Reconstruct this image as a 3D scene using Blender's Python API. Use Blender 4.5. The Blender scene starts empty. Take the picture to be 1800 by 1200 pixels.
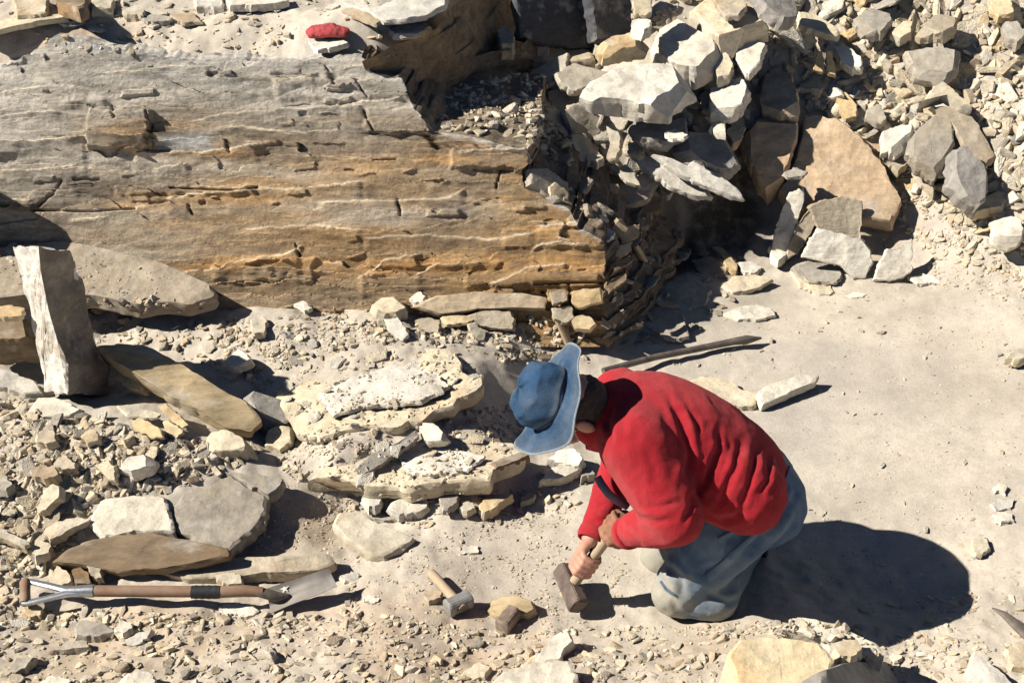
import bpy, bmesh, math, random
import numpy as np
from mathutils import Vector, Matrix, Quaternion
from mathutils.bvhtree import BVHTree

random.seed(7)
rng = np.random.default_rng(7)
S = bpy.context.scene
C = S.collection
R = math.radians

# ------------------------------------------------------------------ camera, sky, sun, exposure
CH, PITCH, F = 2.88, R(35.0), 2473.0          # camera height, downward pitch, focal length in photo pixels
cd = bpy.data.cameras.new('camera')
cd.sensor_width = 36.0
cd.lens = 36.0 * F / 1800.0
cd.clip_start, cd.clip_end = 0.05, 400
cam = bpy.data.objects.new('camera', cd)
C.objects.link(cam)
cam.location = (0, 0, CH)
cam.rotation_euler = (math.pi / 2 - PITCH, 0, 0)
S.camera = cam

SUN_EL, SUN_AZ = 39.5, 3.5                     # elevation; shadows fall to +x, turned this much away from the camera
sd = Vector((-math.cos(R(SUN_EL)) * math.cos(R(SUN_AZ)), -math.cos(R(SUN_EL)) * math.sin(R(SUN_AZ)), math.sin(R(SUN_EL))))
W = bpy.data.worlds.new('World')
S.world = W
W.use_nodes = True
wn = W.node_tree.nodes
wl = W.node_tree.links
for x_ in list(wn):
    wn.remove(x_)
wo = wn.new('ShaderNodeOutputWorld')
bg = wn.new('ShaderNodeBackground')
sk = wn.new('ShaderNodeTexSky')
sk.sky_type = 'NISHITA'
sk.sun_disc = False
sk.sun_elevation = R(SUN_EL)
sk.sun_rotation = math.atan2(sd.x, sd.y)
sk.altitude = 2000
sk.air_density = 0.5
sk.dust_density = 0.2
bg.inputs['Strength'].default_value = 0.05
wl.new(sk.outputs[0], bg.inputs[0])
wl.new(bg.outputs[0], wo.inputs[0])
sl = bpy.data.lights.new('sun', 'SUN')
sl.energy = 5.0
sl.angle = R(0.53)
sl.color = (1.0, 0.945, 0.86)
so = bpy.data.objects.new('sun', sl)
C.objects.link(so)
so.rotation_euler = sd.to_track_quat('Z', 'Y').to_euler()
so.location = sd * 20
S.view_settings.view_transform = 'Standard'
S.view_settings.look = 'None'
S.view_settings.exposure = 0.66
S.view_settings.gamma = 1.0
S.view_settings.use_curve_mapping = False
S.cycles.max_bounces = 6
S.cycles.diffuse_bounces = 1

# ------------------------------------------------------------------ helpers: pixels of the photo to points in the place
FW = Vector((0, math.cos(PITCH), -math.sin(PITCH)))
UPV = Vector((0, math.sin(PITCH), math.cos(PITCH)))
O = Vector((0, 0, CH))


def ray(u, v):
    return FW + Vector((1, 0, 0)) * ((u - 900) / F) + UPV * ((600 - v) / F)


def at(u, v, z=0.0):
    d = ray(u, v)
    return O + d * ((z - CH) / d.z)


def aty(u, v, y):
    d = ray(u, v)
    return O + d * (y / d.y)


def onplane(u, v, p, n):
    d = ray(u, v)
    return O + d * ((p - O).dot(n) / d.dot(n))


_h = None


def perlin(x, y, z=0.0, seed=0):
    """vectorised 3-D gradient noise, about -1..1"""
    x = np.asarray(x, float)
    y = np.asarray(y, float)
    z = np.asarray(z, float) + seed * 17.13
    x, y, z = np.broadcast_arrays(x, y, z)
    xi, yi, zi = np.floor(x).astype(np.int64), np.floor(y).astype(np.int64), np.floor(z).astype(np.int64)
    xf, yf, zf = x - xi, y - yi, z - zi
    u, v, w = (t * t * t * (t * (t * 6 - 15) + 10) for t in (xf, yf, zf))
    out = np.zeros(x.shape)
    for dx in (0, 1):
        for dy in (0, 1):
            for dz in (0, 1):
                h = (xi + dx) * 374761393 + (yi + dy) * 668265263 + (zi + dz) * 1274126177
                h = (h ^ (h >> 13)) * 1103515245 & 0x7fffffff
                h = (h ^ (h >> 16))
                gx = (h & 1023) / 511.5 - 1
                gy = ((h >> 10) & 1023) / 511.5 - 1
                gz = ((h >> 20) & 1023) / 511.5 - 1
                g = gx * (xf - dx) + gy * (yf - dy) + gz * (zf - dz)
                out += g * (u if dx else 1 - u) * (v if dy else 1 - v) * (w if dz else 1 - w)
    return out * 1.5


def fbm(x, y, z=0.0, oct=4, seed=0, gain=.5):
    o, a, f = 0, 1.0, 1.0
    x, y, z = np.asarray(x, float), np.asarray(y, float), np.asarray(z, float)
    for k in range(oct):
        o = o + a * perlin(x * f, y * f, z * f, seed + k)
        a *= gain
        f *= 2.03
    return o


def mesh_np(name, co, faces, mat=None, smooth=True):
    """co (n,3) array, faces (m,k) array of equal-sided faces"""
    me = bpy.data.meshes.new(name)
    co = np.ascontiguousarray(co, dtype=np.float32)
    faces = np.ascontiguousarray(faces, dtype=np.int32)
    m, k = faces.shape
    me.vertices.add(len(co))
    me.vertices.foreach_set('co', co.ravel())
    me.loops.add(m * k)
    me.loops.foreach_set('vertex_index', faces.ravel())
    me.polygons.add(m)
    me.polygons.foreach_set('loop_start', np.arange(m, dtype=np.int32) * k)
    me.update(calc_edges=True)
    me.polygons.foreach_set('use_smooth', np.full(m, smooth))
    me.validate()
    if mat:
        me.materials.append(mat)
    return me


def add(name, me, parent=None, loc=None):
    o = bpy.data.objects.new(name, me)
    C.objects.link(o)
    if loc is not None:
        o.location = loc
    if parent is not None:
        o.parent = parent
    return o


def tag(o, label=None, cat=None, group=None, kind=None):
    if label:
        o['label'] = label
    if cat:
        o['category'] = cat
    if group:
        o['group'] = group
    if kind:
        o['kind'] = kind
    return o


def thing(name, label, cat, loc=(0, 0, 0), group=None):
    o = bpy.data.objects.new(name, None)
    C.objects.link(o)
    o.location = loc
    o.empty_display_size = .05
    return tag(o, label, cat, group)


def grid_faces(nr, nc, wrap=False):
    r = np.arange(nr - 1)[:, None]
    c = np.arange(nc if wrap else nc - 1)[None, :]
    c2 = (c + 1) % nc
    return np.stack([(r * nc + c), (r * nc + c2), ((r + 1) * nc + c2), ((r + 1) * nc + c)], -1).reshape(-1, 4)


def set_color(me, name, arr):
    a = me.color_attributes.new(name, 'FLOAT_COLOR', 'POINT')
    arr = np.asarray(arr, np.float32)
    if arr.shape[1] == 3:
        arr = np.concatenate([arr, np.ones((len(arr), 1), np.float32)], 1)
    a.data.foreach_set('color', arr.ravel())


# ------------------------------------------------------------------ materials
class NT:
    def __init__(s, name):
        s.m = bpy.data.materials.new(name)
        s.m.use_nodes = True
        s.t = s.m.node_tree
        s.b = s.t.nodes['Principled BSDF']

    def n(s, typ, ins=None, **kw):
        x = s.t.nodes.new('ShaderNode' + typ)
        for k, v in kw.items():
            setattr(x, k, v)
        for k, v in (ins or {}).items():
            if isinstance(v, tuple) and len(v) == 2 and hasattr(v[0], 'outputs'):
                s.t.links.new(v[0].outputs[v[1]], x.inputs[k])
            elif hasattr(v, 'outputs'):
                s.t.links.new(v.outputs[0], x.inputs[k])
            else:
                x.inputs[k].default_value = v
        return x

    def mix(s, f, a, b, mode='MIX'):
        x = s.t.nodes.new('ShaderNodeMix')
        x.data_type = 'RGBA'
        x.blend_type = mode
        for k, v in ((0, f), (6, a), (7, b)):
            if isinstance(v, tuple) and len(v) == 2 and hasattr(v[0], 'outputs'):
                s.t.links.new(v[0].outputs[v[1]], x.inputs[k])
            elif hasattr(v, 'outputs'):
                s.t.links.new(v.outputs[2 if v.bl_idname == 'ShaderNodeMix' else 0], x.inputs[k])
            else:
                x.inputs[k].default_value = v if k == 0 else (*v, 1)[:4]
        return x

    def ramp(s, f, pts):
        x = s.t.nodes.new('ShaderNodeValToRGB')
        s.t.links.new(f.outputs[0], x.inputs[0])
        e = x.color_ramp.elements
        while len(e) < len(pts):
            e.new(.5)
        for q, (p, c) in zip(e, pts):
            q.position = p
            q.color = (*c, 1) if not isinstance(c, (int, float)) else (c, c, c, 1)
        return x

    def out(s, col=None, rough=.9, bump=None, bs=.5, bd=.01, spec=.25):
        if col is not None:
            if hasattr(col, 'outputs'):
                s.t.links.new(col.outputs[2 if col.bl_idname == 'ShaderNodeMix' else 0], s.b.inputs['Base Color'])
            else:
                s.b.inputs['Base Color'].default_value = (*col, 1)
        s.b.inputs['Roughness'].default_value = rough
        s.b.inputs['Specular IOR Level'].default_value = spec
        if bump is not None:
            b = s.n('Bump', {'Height': bump, 'Strength': bs, 'Distance': bd})
            s.t.links.new(b.outputs[0], s.b.inputs['Normal'])
        return s.m


def rand_node(t):
    """one random number per rock: object random plus random per island"""
    oi = t.n('ObjectInfo')
    ge = t.n('NewGeometry')
    a = t.n('Math', {0: (oi, 'Random'), 1: (ge, 'Random Per Island')}, operation='ADD')
    return t.n('Math', {0: a}, operation='FRACT')


def rockmat(name, tones, stain=(.36, .22, .10), stain_amt=.45, scale=1.0, stretch=(1, 1, 1), val=.18, bd=.006, bs=.7, rough=.88, edge=None):
    t = NT(name)
    r = rand_node(t)
    tc = t.n('TexCoord')
    off = t.n('Math', {0: r, 1: 37.0}, operation='MULTIPLY')
    mp = t.n('Mapping', {'Vector': (tc, 'Object'), 'Scale': stretch})
    vec = t.n('VectorMath', {0: mp, 1: off}, operation='ADD')
    k = len(tones)
    base = t.ramp(r, [((i + .5) / k, c) for i, c in enumerate(tones)])
    n1 = t.n('TexNoise', {'Vector': vec, 'Scale': 9 * scale, 'Detail': 8.0, 'Roughness': .62})
    v1 = t.ramp(n1, [(.3, 1 - val), (.7, 1 + val)])
    c1 = t.mix(1.0, base, v1, 'MULTIPLY')
    n2 = t.n('TexNoise', {'Vector': vec, 'Scale': 4.2 * scale, 'Detail': 5.0, 'Roughness': .6, 'Distortion': .6})
    f2 = t.ramp(n2, [(.52, 0.0), (.68, stain_amt)])
    c2 = t.mix(f2, c1, stain)
    n3 = t.n('TexNoise', {'Vector': vec, 'Scale': 70 * scale, 'Detail': 5.0, 'Roughness': .7})
    f3 = t.ramp(n3, [(.3, .80), (.55, 1.0), (.78, 1.12)])
    c3 = t.mix(1.0, c2, f3, 'MULTIPLY')
    mp6 = t.n('Mapping', {'Vector': vec, 'Scale': (1.2, 1.2, 6.0)})
    n6 = t.n('TexNoise', {'Vector': mp6, 'Scale': 9.0 * scale, 'Detail': 6.0, 'Roughness': .7})
    f6 = t.ramp(n6, [(.34, .84), (.5, 1.0), (.7, 1.09)])
    c3 = t.mix(1.0, c3, f6, 'MULTIPLY')
    n5 = t.n('TexNoise', {'Vector': vec, 'Scale': 6.5 * scale, 'Detail': 7.0, 'Roughness': .7})
    f5 = t.ramp(n5, [(.56, 0.0), (.66, .5)])
    c4 = t.mix(f5, c3, (.50, .46, .40))
    n4 = t.n('TexNoise', {'Vector': vec, 'Scale': 38 * scale, 'Detail': 9.0, 'Roughness': .72})
    vo = t.n('TexVoronoi', {'Vector': vec, 'Scale': 22.0 * scale}, feature='F1')
    h0 = t.n('Math', {0: n4, 1: (vo, 'Distance')}, operation='ADD')
    hh = t.n('Math', {0: h0, 1: n6}, operation='ADD')
    return t.out(c4, rough, hh, bs, bd)


M = {}
CREAM, TAN, GREY, WARM, PALE, OCH, DK = (.66, .56, .40), (.50, .395, .265), (.42, .375, .30), (.57, .455, .30), (.70, .63, .50), (.60, .44, .24), (.2, .18, .155)
M['mixed'] = rockmat('mixed_stone', [CREAM, TAN, (.54, .47, .36), GREY, WARM, (.50, .43, .33), (.62, .51, .34), PALE, (.38, .34, .28), (.60, .52, .39)])
M['cream'] = rockmat('cream_stone', [CREAM, (.62, .53, .37), (.55, .49, .38)], stain_amt=.5)
M['pale'] = rockmat('pale_stone', [PALE, (.60, .56, .48)], stain=(.30, .27, .24), stain_amt=.5)
M['white'] = rockmat('chalky_stone', [(.74, .69, .58), (.70, .64, .52)], stain=(.42, .36, .28), stain_amt=.5)
M['tan'] = rockmat('tan_stone', [TAN, (.48, .41, .30), (.41, .34, .25)], stain_amt=.5)
M['grey'] = rockmat('grey_stone', [GREY, (.45, .40, .32), (.36, .325, .27)], stain=(.36, .28, .18), stain_amt=.35)
M['ochre'] = rockmat('ochre_stone', [OCH, (.62, .50, .31)], stain=(.40, .22, .08), stain_amt=.6)
M['brown'] = rockmat('brown_stone', [(.22, .16, .10), (.25, .185, .115)], stain=(.30, .17, .07), stain_amt=.6, stretch=(.5, 1, 1.6))
M['gold'] = rockmat('golden_brown_stone', [(.48, .37, .22), (.44, .34, .20)], stain=(.50, .34, .16), stain_amt=.7, stretch=(.4, 1, 1.4), val=.3)
M['dull'] = rockmat('dull_brownish_grey_stone', [(.33, .29, .23), (.31, .28, .23)], stain=(.44, .34, .22), stain_amt=.5, val=.25)
M['shaded_slate'] = rockmat('slate_in_shade', [(.07, .075, .085), (.08, .08, .085)], stain=(.12, .11, .10), stain_amt=.4)  # slate darkened further, the shade of the recess put into its colour
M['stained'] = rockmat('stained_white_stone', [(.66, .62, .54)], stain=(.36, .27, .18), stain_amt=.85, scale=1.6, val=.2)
M['shaded_patina'] = rockmat('shaded_patina_side', [(.27, .235, .185)], stain=(.25, .17, .10), stain_amt=.6, val=.35)  # brown patina deepened with painted shade, for faces turned from the sun
M['honey'] = rockmat('honey_stone', [(.72, .60, .38), (.70, .57, .36)], stain=(.60, .38, .18), stain_amt=.6)
M['orange'] = rockmat('orange_bedrock', [(.56, .40, .25), (.56, .41, .26)], stain=(.34, .28, .22), stain_amt=.4)
M['slate'] = rockmat('slate_stone', [(.29, .27, .245), (.31, .285, .25)], stain=(.34, .30, .24), stain_amt=.5, rough=.62)

# ground: sandy dust, painted patches of its own colour, and shade painted into the hollows
t = NT('dusty_ground')
tc = t.n('TexCoord')
at_ = t.n('VertexColor', layer_name='Col')
n1 = t.n('TexNoise', {'Vector': (tc, 'Object'), 'Scale': 3.0, 'Detail': 8.0, 'Roughness': .65})
f1 = t.ramp(n1, [(.34, .80), (.5, .98), (.66, 1.13)])
c1 = t.mix(1.0, at_, f1, 'MULTIPLY')
n2 = t.n('TexNoise', {'Vector': (tc, 'Object'), 'Scale': 110.0, 'Detail': 6.0, 'Roughness': .75})
f2 = t.ramp(n2, [(.32, .82), (.5, 1.0), (.72, 1.12)])
c2 = t.mix(1.0, c1, f2, 'MULTIPLY')
n6 = t.n('TexNoise', {'Vector': (tc, 'Object'), 'Scale': 16.0, 'Detail': 6.0, 'Roughness': .7})
f6 = t.ramp(n6, [(.46, 0.0), (.68, .5)])
c3 = t.mix(f6, c2, (.40, .355, .30))
vo = t.n('TexVoronoi', {'Vector': (tc, 'Object'), 'Scale': 85.0}, feature='F1')
h2 = t.n('Math', {0: n2, 1: n6}, operation='ADD')
M['ground'] = t.out(c3, .95, h2, .45, .004, .12)

t = NT('bedded_rock_face')
tc = t.n('TexCoord')
at_ = t.n('VertexColor', layer_name='Col')
mp = t.n('Mapping', {'Vector': (tc, 'Object'), 'Scale': (.42, 1.3, 1.3), 'Rotation': (0, R(-6), 0)})
n1 = t.n('TexNoise', {'Vector': mp, 'Scale': 16.0, 'Detail': 10.0, 'Roughness': .72, 'Distortion': .4})
f1 = t.ramp(n1, [(.28, .42), (.5, 1.0), (.72, 1.5)])
c1 = t.mix(1.0, at_, f1, 'MULTIPLY')
n2 = t.n('TexNoise', {'Vector': (tc, 'Object'), 'Scale': 70.0, 'Detail': 7.0, 'Roughness': .75})
f2 = t.ramp(n2, [(.3, .72), (.5, 1.0), (.72, 1.22)])
c2 = t.mix(1.0, c1, f2, 'MULTIPLY')
n3 = t.n('TexNoise', {'Vector': mp, 'Scale': 7.0, 'Detail': 9.0, 'Roughness': .7, 'Distortion': 1.0})
f3 = t.ramp(n3, [(.55, 0.0), (.66, .45)])
c3 = t.mix(f3, c2, (.135, .12, .105))
n5 = t.n('TexNoise', {'Vector': mp, 'Scale': 11.0, 'Detail': 9.0, 'Roughness': .75, 'Distortion': 1.5})
f5 = t.ramp(n5, [(.57, 0.0), (.64, .5)])
c5 = t.mix(f5, c3, (.50, .40, .27))
n4 = t.n('TexNoise', {'Vector': mp, 'Scale': 45.0, 'Detail': 10.0, 'Roughness': .75})
hh = t.n('Math', {0: n4, 1: n2}, operation='ADD')
M['face'] = t.out(c5, .85, hh, 1.0, .010, .25)


def plain(name, col, rough=.6, metal=0.0, nscale=40., var=.15, bs=.3, bd=.002, spec=.4, dust=0.0, stretch=(1, 1, 1)):
    t = NT(name)
    tc = t.n('TexCoord')
    mp = t.n('Mapping', {'Vector': (tc, 'Object'), 'Scale': stretch})
    n = t.n('TexNoise', {'Vector': mp, 'Scale': nscale, 'Detail': 7.0, 'Roughness': .7})
    f = t.ramp(n, [(.3, 1 - var), (.7, 1 + var)])
    c = t.mix(1.0, col, f, 'MULTIPLY')
    if dust:
        n2 = t.n('TexNoise', {'Vector': (tc, 'Object'), 'Scale': nscale * .35, 'Detail': 6.0, 'Roughness': .7})
        f2 = t.ramp(n2, [(.38, 0.0), (.66, dust)])
        c = t.mix(f2, c, (.42, .35, .26))
    m = t.out(c, rough, n, bs, bd, spec)
    t.b.inputs['Metallic'].default_value = metal
    return m


M['wood'] = plain('worn_wood', (.22, .125, .075), .7, nscale=30, var=.3, stretch=(.2, 1, 1), dust=.35)
M['palewood'] = plain('pale_dusty_wood', (.42, .31, .19), .75, nscale=30, var=.22, dust=.5)
M['steel'] = plain('brushed_steel', (.55, .56, .57), .35, .9, nscale=60, var=.12)
M['blade'] = plain('worn_blade_steel', (.27, .25, .23), .5, .25, nscale=22, var=.25, dust=.4, bs=.2)
M['iron'] = plain('dark_iron', (.10, .082, .075), .6, .3, nscale=50, var=.35, dust=.35, bs=.6)
M['rust'] = plain('rusty_iron', (.115, .082, .07), .6, .25, nscale=45, var=.35, dust=.22, bs=.8)
M['dustyrust'] = plain('dust_caked_iron', (.17, .12, .09), .8, .1, nscale=40, var=.35, dust=.6, bs=.8)
M['zinc'] = plain('dusty_grey_iron', (.27, .27, .265), .55, .3, nscale=45, var=.25, dust=.4, bs=.5)
M['black'] = plain('black_tape', (.03, .03, .033), .55, nscale=80, var=.3, bs=.6)
M['red_cloth'] = plain('red_dusty_cloth', (.42, .05, .055), .9, nscale=60, var=.3, bs=.8, bd=.006, dust=.15)
M['glove'] = plain('brown_leather', (.25, .105, .055), .75, nscale=35, var=.3, bs=.7, bd=.004, dust=.25)
M['skin'] = plain('skin', (.50, .25, .175), .55, nscale=30, var=.12, bs=.3, bd=.002)
M['hair'] = plain('brown_hair', (.07, .045, .035), .8, nscale=90, var=.4, bs=.8, bd=.004)
M['strap'] = plain('grey_strap', (.13, .14, .18), .85, nscale=200, var=.2)
M['boot'] = plain('dusty_boot_leather', (.17, .115, .075), .8, nscale=35, var=.3, dust=.6, bs=.5)
# ------------------------------------------------------------------ the rock face as a plane: slope and foot
FY, FZ, FM = 4.05, 0.12, 1.2
FN = Vector((0, -FM, 1)).normalized()          # outward normal
FP = Vector((0, FY, FZ))
FT = Vector((0, 1, FM)).normalized()           # up the slope


def face_pt(u, v):
    return onplane(u, v, FP, FN)


# ------------------------------------------------------------------ ground
ctl = [
    (1100, 900, 0), (1700, 900, 0), (1500, 700, 0), (1800, 700, .02), (1300, 600, 0), (1600, 540, .01), (1300, 520, 0),
    (1200, 480, 0), (950, 930, 0), (700, 950, .02), (850, 1050, 0), (1000, 1080, 0), (1200, 1080, 0), (1330, 990, 0),
    (1600, 1050, -.04), (1500, 1000, -.03), (1750, 1000, 0), (1150, 850, 0), (1150, 700, 0), (1350, 800, 0), (1550, 850, 0),
    (1300, 1130, .07), (1450, 1130, .09), (1350, 1180, .11), (1250, 1130, .04), (1100, 1150, .03), (1560, 1190, .02),
    (1700, 1150, .03), (1800, 1180, .05), (950, 1150, .04), (600, 1150, .06), (300, 1150, .05), (50, 1150, .06), (900, 1200, .06),
    (100, 1050, .02), (300, 1045, .02), (500, 1060, .01), (620, 1010, .01), (700, 1080, .03), (480, 1100, .04),
    (50, 950, .07), (250, 900, .09), (400, 880, .08), (530, 920, .03), (570, 960, .02), (50, 850, .14), (200, 800, .17),
    (350, 800, .16), (450, 820, .11), (50, 740, .18), (250, 740, .17), (510, 780, .05), (540, 730, .10), (600, 830, .10),
    (750, 820, .10), (850, 820, .08), (900, 870, 0), (700, 890, .01), (980, 860, 0), (1010, 800, .01), (600, 880, .02),
    (600, 700, .15), (750, 680, .15), (830, 660, .14), (890, 720, .04), (940, 650, .03), (900, 600, .11), (1000, 620, .05),
    (1070, 640, .01), (450, 650, .13), (600, 600, .18), (750, 590, .16), (500, 560, .19), (650, 550, .17), (850, 590, .12),
    (980, 600, .06), (300, 620, .13), (200, 580, .13), (420, 570, .17), (100, 500, .26), (250, 500, .24), (350, 530, .18),
    (0, 450, .32), (-200, 480, .34), (0, 600, .17), (30, 690, .15), (-250, 700, .2), (-250, 900, .12), (-250, 1150, .1),
    (0, 60, .86), (300, 60, .86), (560, 70, .86), (0, 0, .88), (300, 0, .88), (600, 0, .88), (700, 40, .875), (740, 10, .89),
    (-300, 0, .9), (300, -100, .95), (700, -120, .95), (-300, -150, 1.0),
    (800, 190, .52), (880, 250, .47), (850, 190, .52), (930, 160, .55), (980, 270, .42), (960, 60, .5), (960, 0, .55), (1010, 40, .55), (900, 110, .55),
    (1040, 180, .50), (1080, 280, .36), (1130, 310, .30), (1110, 430, .05), (1130, 480, .01), (1170, 440, 0), (1250, 445, 0), (1250, 400, .06), (1250, 345, .17),
    (1250, 300, .28), (1330, 330, .16), (1330, 400, .05), (1200, 200, .48), (1200, 100, .6), (1100, 50, .65), (1100, 0, .7), (1300, 200, .42), (1300, 100, .55), (1350, 0, .7),
    (1400, 300, .235), (1450, 400, .08), (1420, 230, .33), (1500, 240, .33), (1350, 230, .35), (1560, 300, .23), (1560, 380, .10), (1540, 480, .01), (1640, 470, .03), (1720, 480, .06),
    (1800, 450, .12), (1800, 560, .05), (1800, 300, .36), (1650, 300, .28), (1500, 130, .50), (1650, 100, .58), (1600, 0, .72), (1800, 0, .75),
    (1450, 50, .62), (1800, 150, .54), (2100, 100, .7), (2100, 400, .3), (2100, 700, .1), (2100, 1000, .05), (2100, 1250, .08),
    (1600, -120, .88), (1900, -150, .92), (1100, -120, .85), (1500, 1350, .1), (900, 1350, .12), (300, 1350, .12), (1950, 850, .02),
]
pts = [at(u, v, z) for u, v, z in ctl]
for u in (-300, -50, 150, 330, 500, 620, 700):     # ground hidden behind the rock face stays below it
    for w_ in (.2, .5, .75):
        p = FP + FT * w_
        q = face_pt(u, 320)
        pts.append(Vector((q.x, p.y + .02, p.z - .12)))
for (u, v) in ((800, 300), (880, 340), (950, 400), (1000, 450), (1030, 500), (850, 420), (700, 300)):
    q = face_pt(u, v)
    pts.append(Vector((q.x, q.y + .08, q.z - .10)))
for x_, y_, z_ in ((-4, 9, 1.5), (0, 9, 1.5), (4, 9, 1.4), (-5, 5, 1.0), (5, 5, .5), (-4, 0, .2), (0, 0, .2), (4, 0, .2), (-4, 2.5, .25), (4, 2.5, .1), (0, 1, .18), (8, 9, 1.5), (-8, 9, 1.7), (-8, 0, .4), (8, 0, .3), (-8, 5, 1.1), (8, 5, .8)):
    pts.append(Vector((x_, y_, z_)))
P = np.array([[p.x, p.y] for p in pts])
Z = np.array([p.z for p in pts])


def _tps(r2):
    return .5 * r2 * np.log(np.maximum(r2, 1e-12))


n_ = len(P)
A_ = np.zeros((n_ + 3, n_ + 3))
d2 = ((P[:, None] - P[None]) ** 2).sum(-1)
A_[:n_, :n_] = _tps(d2) + np.eye(n_) * 4e-4
A_[:n_, n_] = 1
A_[:n_, n_ + 1:] = P
A_[n_, :n_] = 1
A_[n_ + 1:, :n_] = P.T
wts = np.linalg.solve(A_, np.concatenate([Z, np.zeros(3)]))


def terrain(x, y):
    x, y = np.asarray(x, float), np.asarray(y, float)
    sh = x.shape
    q = np.stack([x.ravel(), y.ravel()], 1)
    out = np.empty(len(q))
    for i in range(0, len(q), 20000):
        qq = q[i:i + 20000]
        r2 = ((qq[:, None] - P[None]) ** 2).sum(-1)
        out[i:i + 20000] = _tps(r2) @ wts[:n_] + wts[n_] + qq @ wts[n_ + 1:]
    return out.reshape(sh)


def blob(x, y, u, v, ru, z=0.0, el=1.0):
    """soft patch around the ground point under pixel (u,v), radius ru metres"""
    p = at(u, v, z)
    return np.exp(-(((x - p.x) / (ru * el)) ** 2 + ((y - p.y) / ru) ** 2))


def rough_amount(x, y):
    """0 on the trodden floor, 1 in the rubble"""
    f = np.ones_like(x)
    for (u, v, r_, z) in ((1500, 700, .45, 0), (1650, 620, .4, 0), (1300, 560, .3, 0), (1650, 850, .35, 0), (1400, 800, .3, 0), (1450, 600, .35, 0), (1100, 980, .22, 0), (900, 980, .18, 0), (1250, 850, .25, 0), (1780, 720, .3, 0)):
        f = f * (1 - .93 * blob(x, y, u, v, r_, z, 1.2))
    return f


xs = np.concatenate([np.linspace(-30, -3.2, 14)[:-1], np.linspace(-3.2, -1.9, 60)[:-1], np.linspace(-1.9, 2.1, 400)[:-1], np.linspace(2.1, 3.2, 50)[:-1], np.linspace(3.2, 30, 14)])
ys = np.concatenate([np.linspace(-12, 1.2, 12)[:-1], np.linspace(1.2, 2.2, 40)[:-1], np.linspace(2.2, 6.0, 400)[:-1], np.linspace(6.0, 7.5, 30)[:-1], np.linspace(7.5, 45, 16)])
X, Y = np.meshgrid(xs, ys)
cl_x, cl_y = np.clip(X, -8, 8), np.clip(Y, 0, 9)
H = terrain(cl_x, cl_y) + .10 * np.maximum(0, Y - 9)
RA = rough_amount(X, Y)
H += fbm(X * 3, Y * 3, 0, 4, 3) * .012 * (.25 + RA) + fbm(X * 14, Y * 14, 0, 3, 9) * .0065 * (.10 + RA) + fbm(X * 45, Y * 45, 0, 2, 19) * .0018 * (.12 + RA)
st = fbm(X * 1.6, Y * 5, 0, 3, 31)
H += .006 * RA * (np.floor(st * 5) / 5 - st)
far = (np.abs(X) > 3.2) | (Y > 7.5) | (Y < 1)
H += np.where(far, fbm(X * .25, Y * .25, 0, 3, 5) * .35, 0)
me = mesh_np('ground', np.stack([X.ravel(), Y.ravel(), H.ravel()], 1), grid_faces(len(ys), len(xs)), M['ground'])
col = np.tile(np.array([.535, .473, .385]), (X.size, 1))
xf, yf = X.ravel(), Y.ravel()


def paint(u, v, r_, c, amt, z=0.0, el=1.0, seed=0):
    f = np.clip(blob(xf, yf, u, v, r_, z, el) * (1.15 + .8 * fbm(xf * 7, yf * 7, 0, 3, 40 + seed)), 0, 1) * amt
    col[:] = col * (1 - f[:, None]) + np.array(c) * f[:, None]


paint(780, 1160, .16, (.46, .33, .22), .7, .04, 1.6)
paint(540, 920, .12, (.42, .33, .23), .85, .03, 1.0, 1)
paint(250, 1110, .14, (.56, .40, .25), .6, .04, 1.8, 2)
paint(640, 1090, .12, (.48, .36, .25), .6, .02, 2.0, 3)
paint(1250, 1150, .12, (.52, .40, .29), .6, .05, 1.5, 4)
paint(1450, 760, .22, (.46, .42, .37), .6, 0, 1.8, 5)
paint(1600, 600, .35, (.56, .485, .38), .6, 0, 1.5, 6)
paint(1560, 260, .16, (.60, .40, .23), .8, .3, .9, 7)
paint(1560, 400, .16, (.58, .43, .27), .7, .08, .9, 8)
paint(1620, 440, .12, (.42, .38, .34), .7, .02, 1.0, 9)
paint(400, 92, .07, (.72, .69, .62), .95, .86, 6.0, 20)
paint(180, 85, .06, (.74, .72, .67), .95, .86, 3.0, 21)
paint(560, 85, .07, (.70, .66, .58), .9, .86, 3.0, 22)
paint(100, 60, .12, (.54, .41, .30), .8, .86, 3.0, 10)
paint(400, 60, .14, (.62, .55, .44), .7, .86, 3.0, 11)
paint(600, 690, .14, (.58, .49, .36), .5, .16, 2.0, 12)
paint(660, 700, .07, (.36, .32, .29), .5, .16, 1.6, 13)
paint(250, 480, .14, (.38, .34, .29), .8, .25, 2.0, 14)
paint(1270, 370, .22, (.10, .08, .065), .95, .08, .9, 15)  # shade of the hollow under the splinter slabs, painted into the ground
paint(1215, 390, .16, (.05, .045, .04), .98, .08, 1.0, 27)  # deeper painted shade at the back of the hollow
paint(1290, 350, .12, (.06, .05, .04), .95, .14, .8, 28)  # painted shade, right part of the hollow
paint(1450, 640, .2, (.47, .43, .38), .5, 0, 2.0, 23)
paint(1650, 800, .16, (.62, .55, .44), .6, 0, 2.4, 24)
paint(1300, 900, .14, (.48, .43, .36), .5, 0, 1.6, 25)
paint(1720, 560, .14, (.47, .42, .36), .5, 0, 2.0, 26)
paint(1000, 40, .2, (.12, .11, .11), .9, .5, .8, 16)  # shadow in the top recess, painted into the ground colour
paint(150, 1180, .1, (.48, .36, .22), .5, .06, 2.0, 17)
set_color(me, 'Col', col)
ground = tag(add('ground', me), kind='structure')

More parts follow.
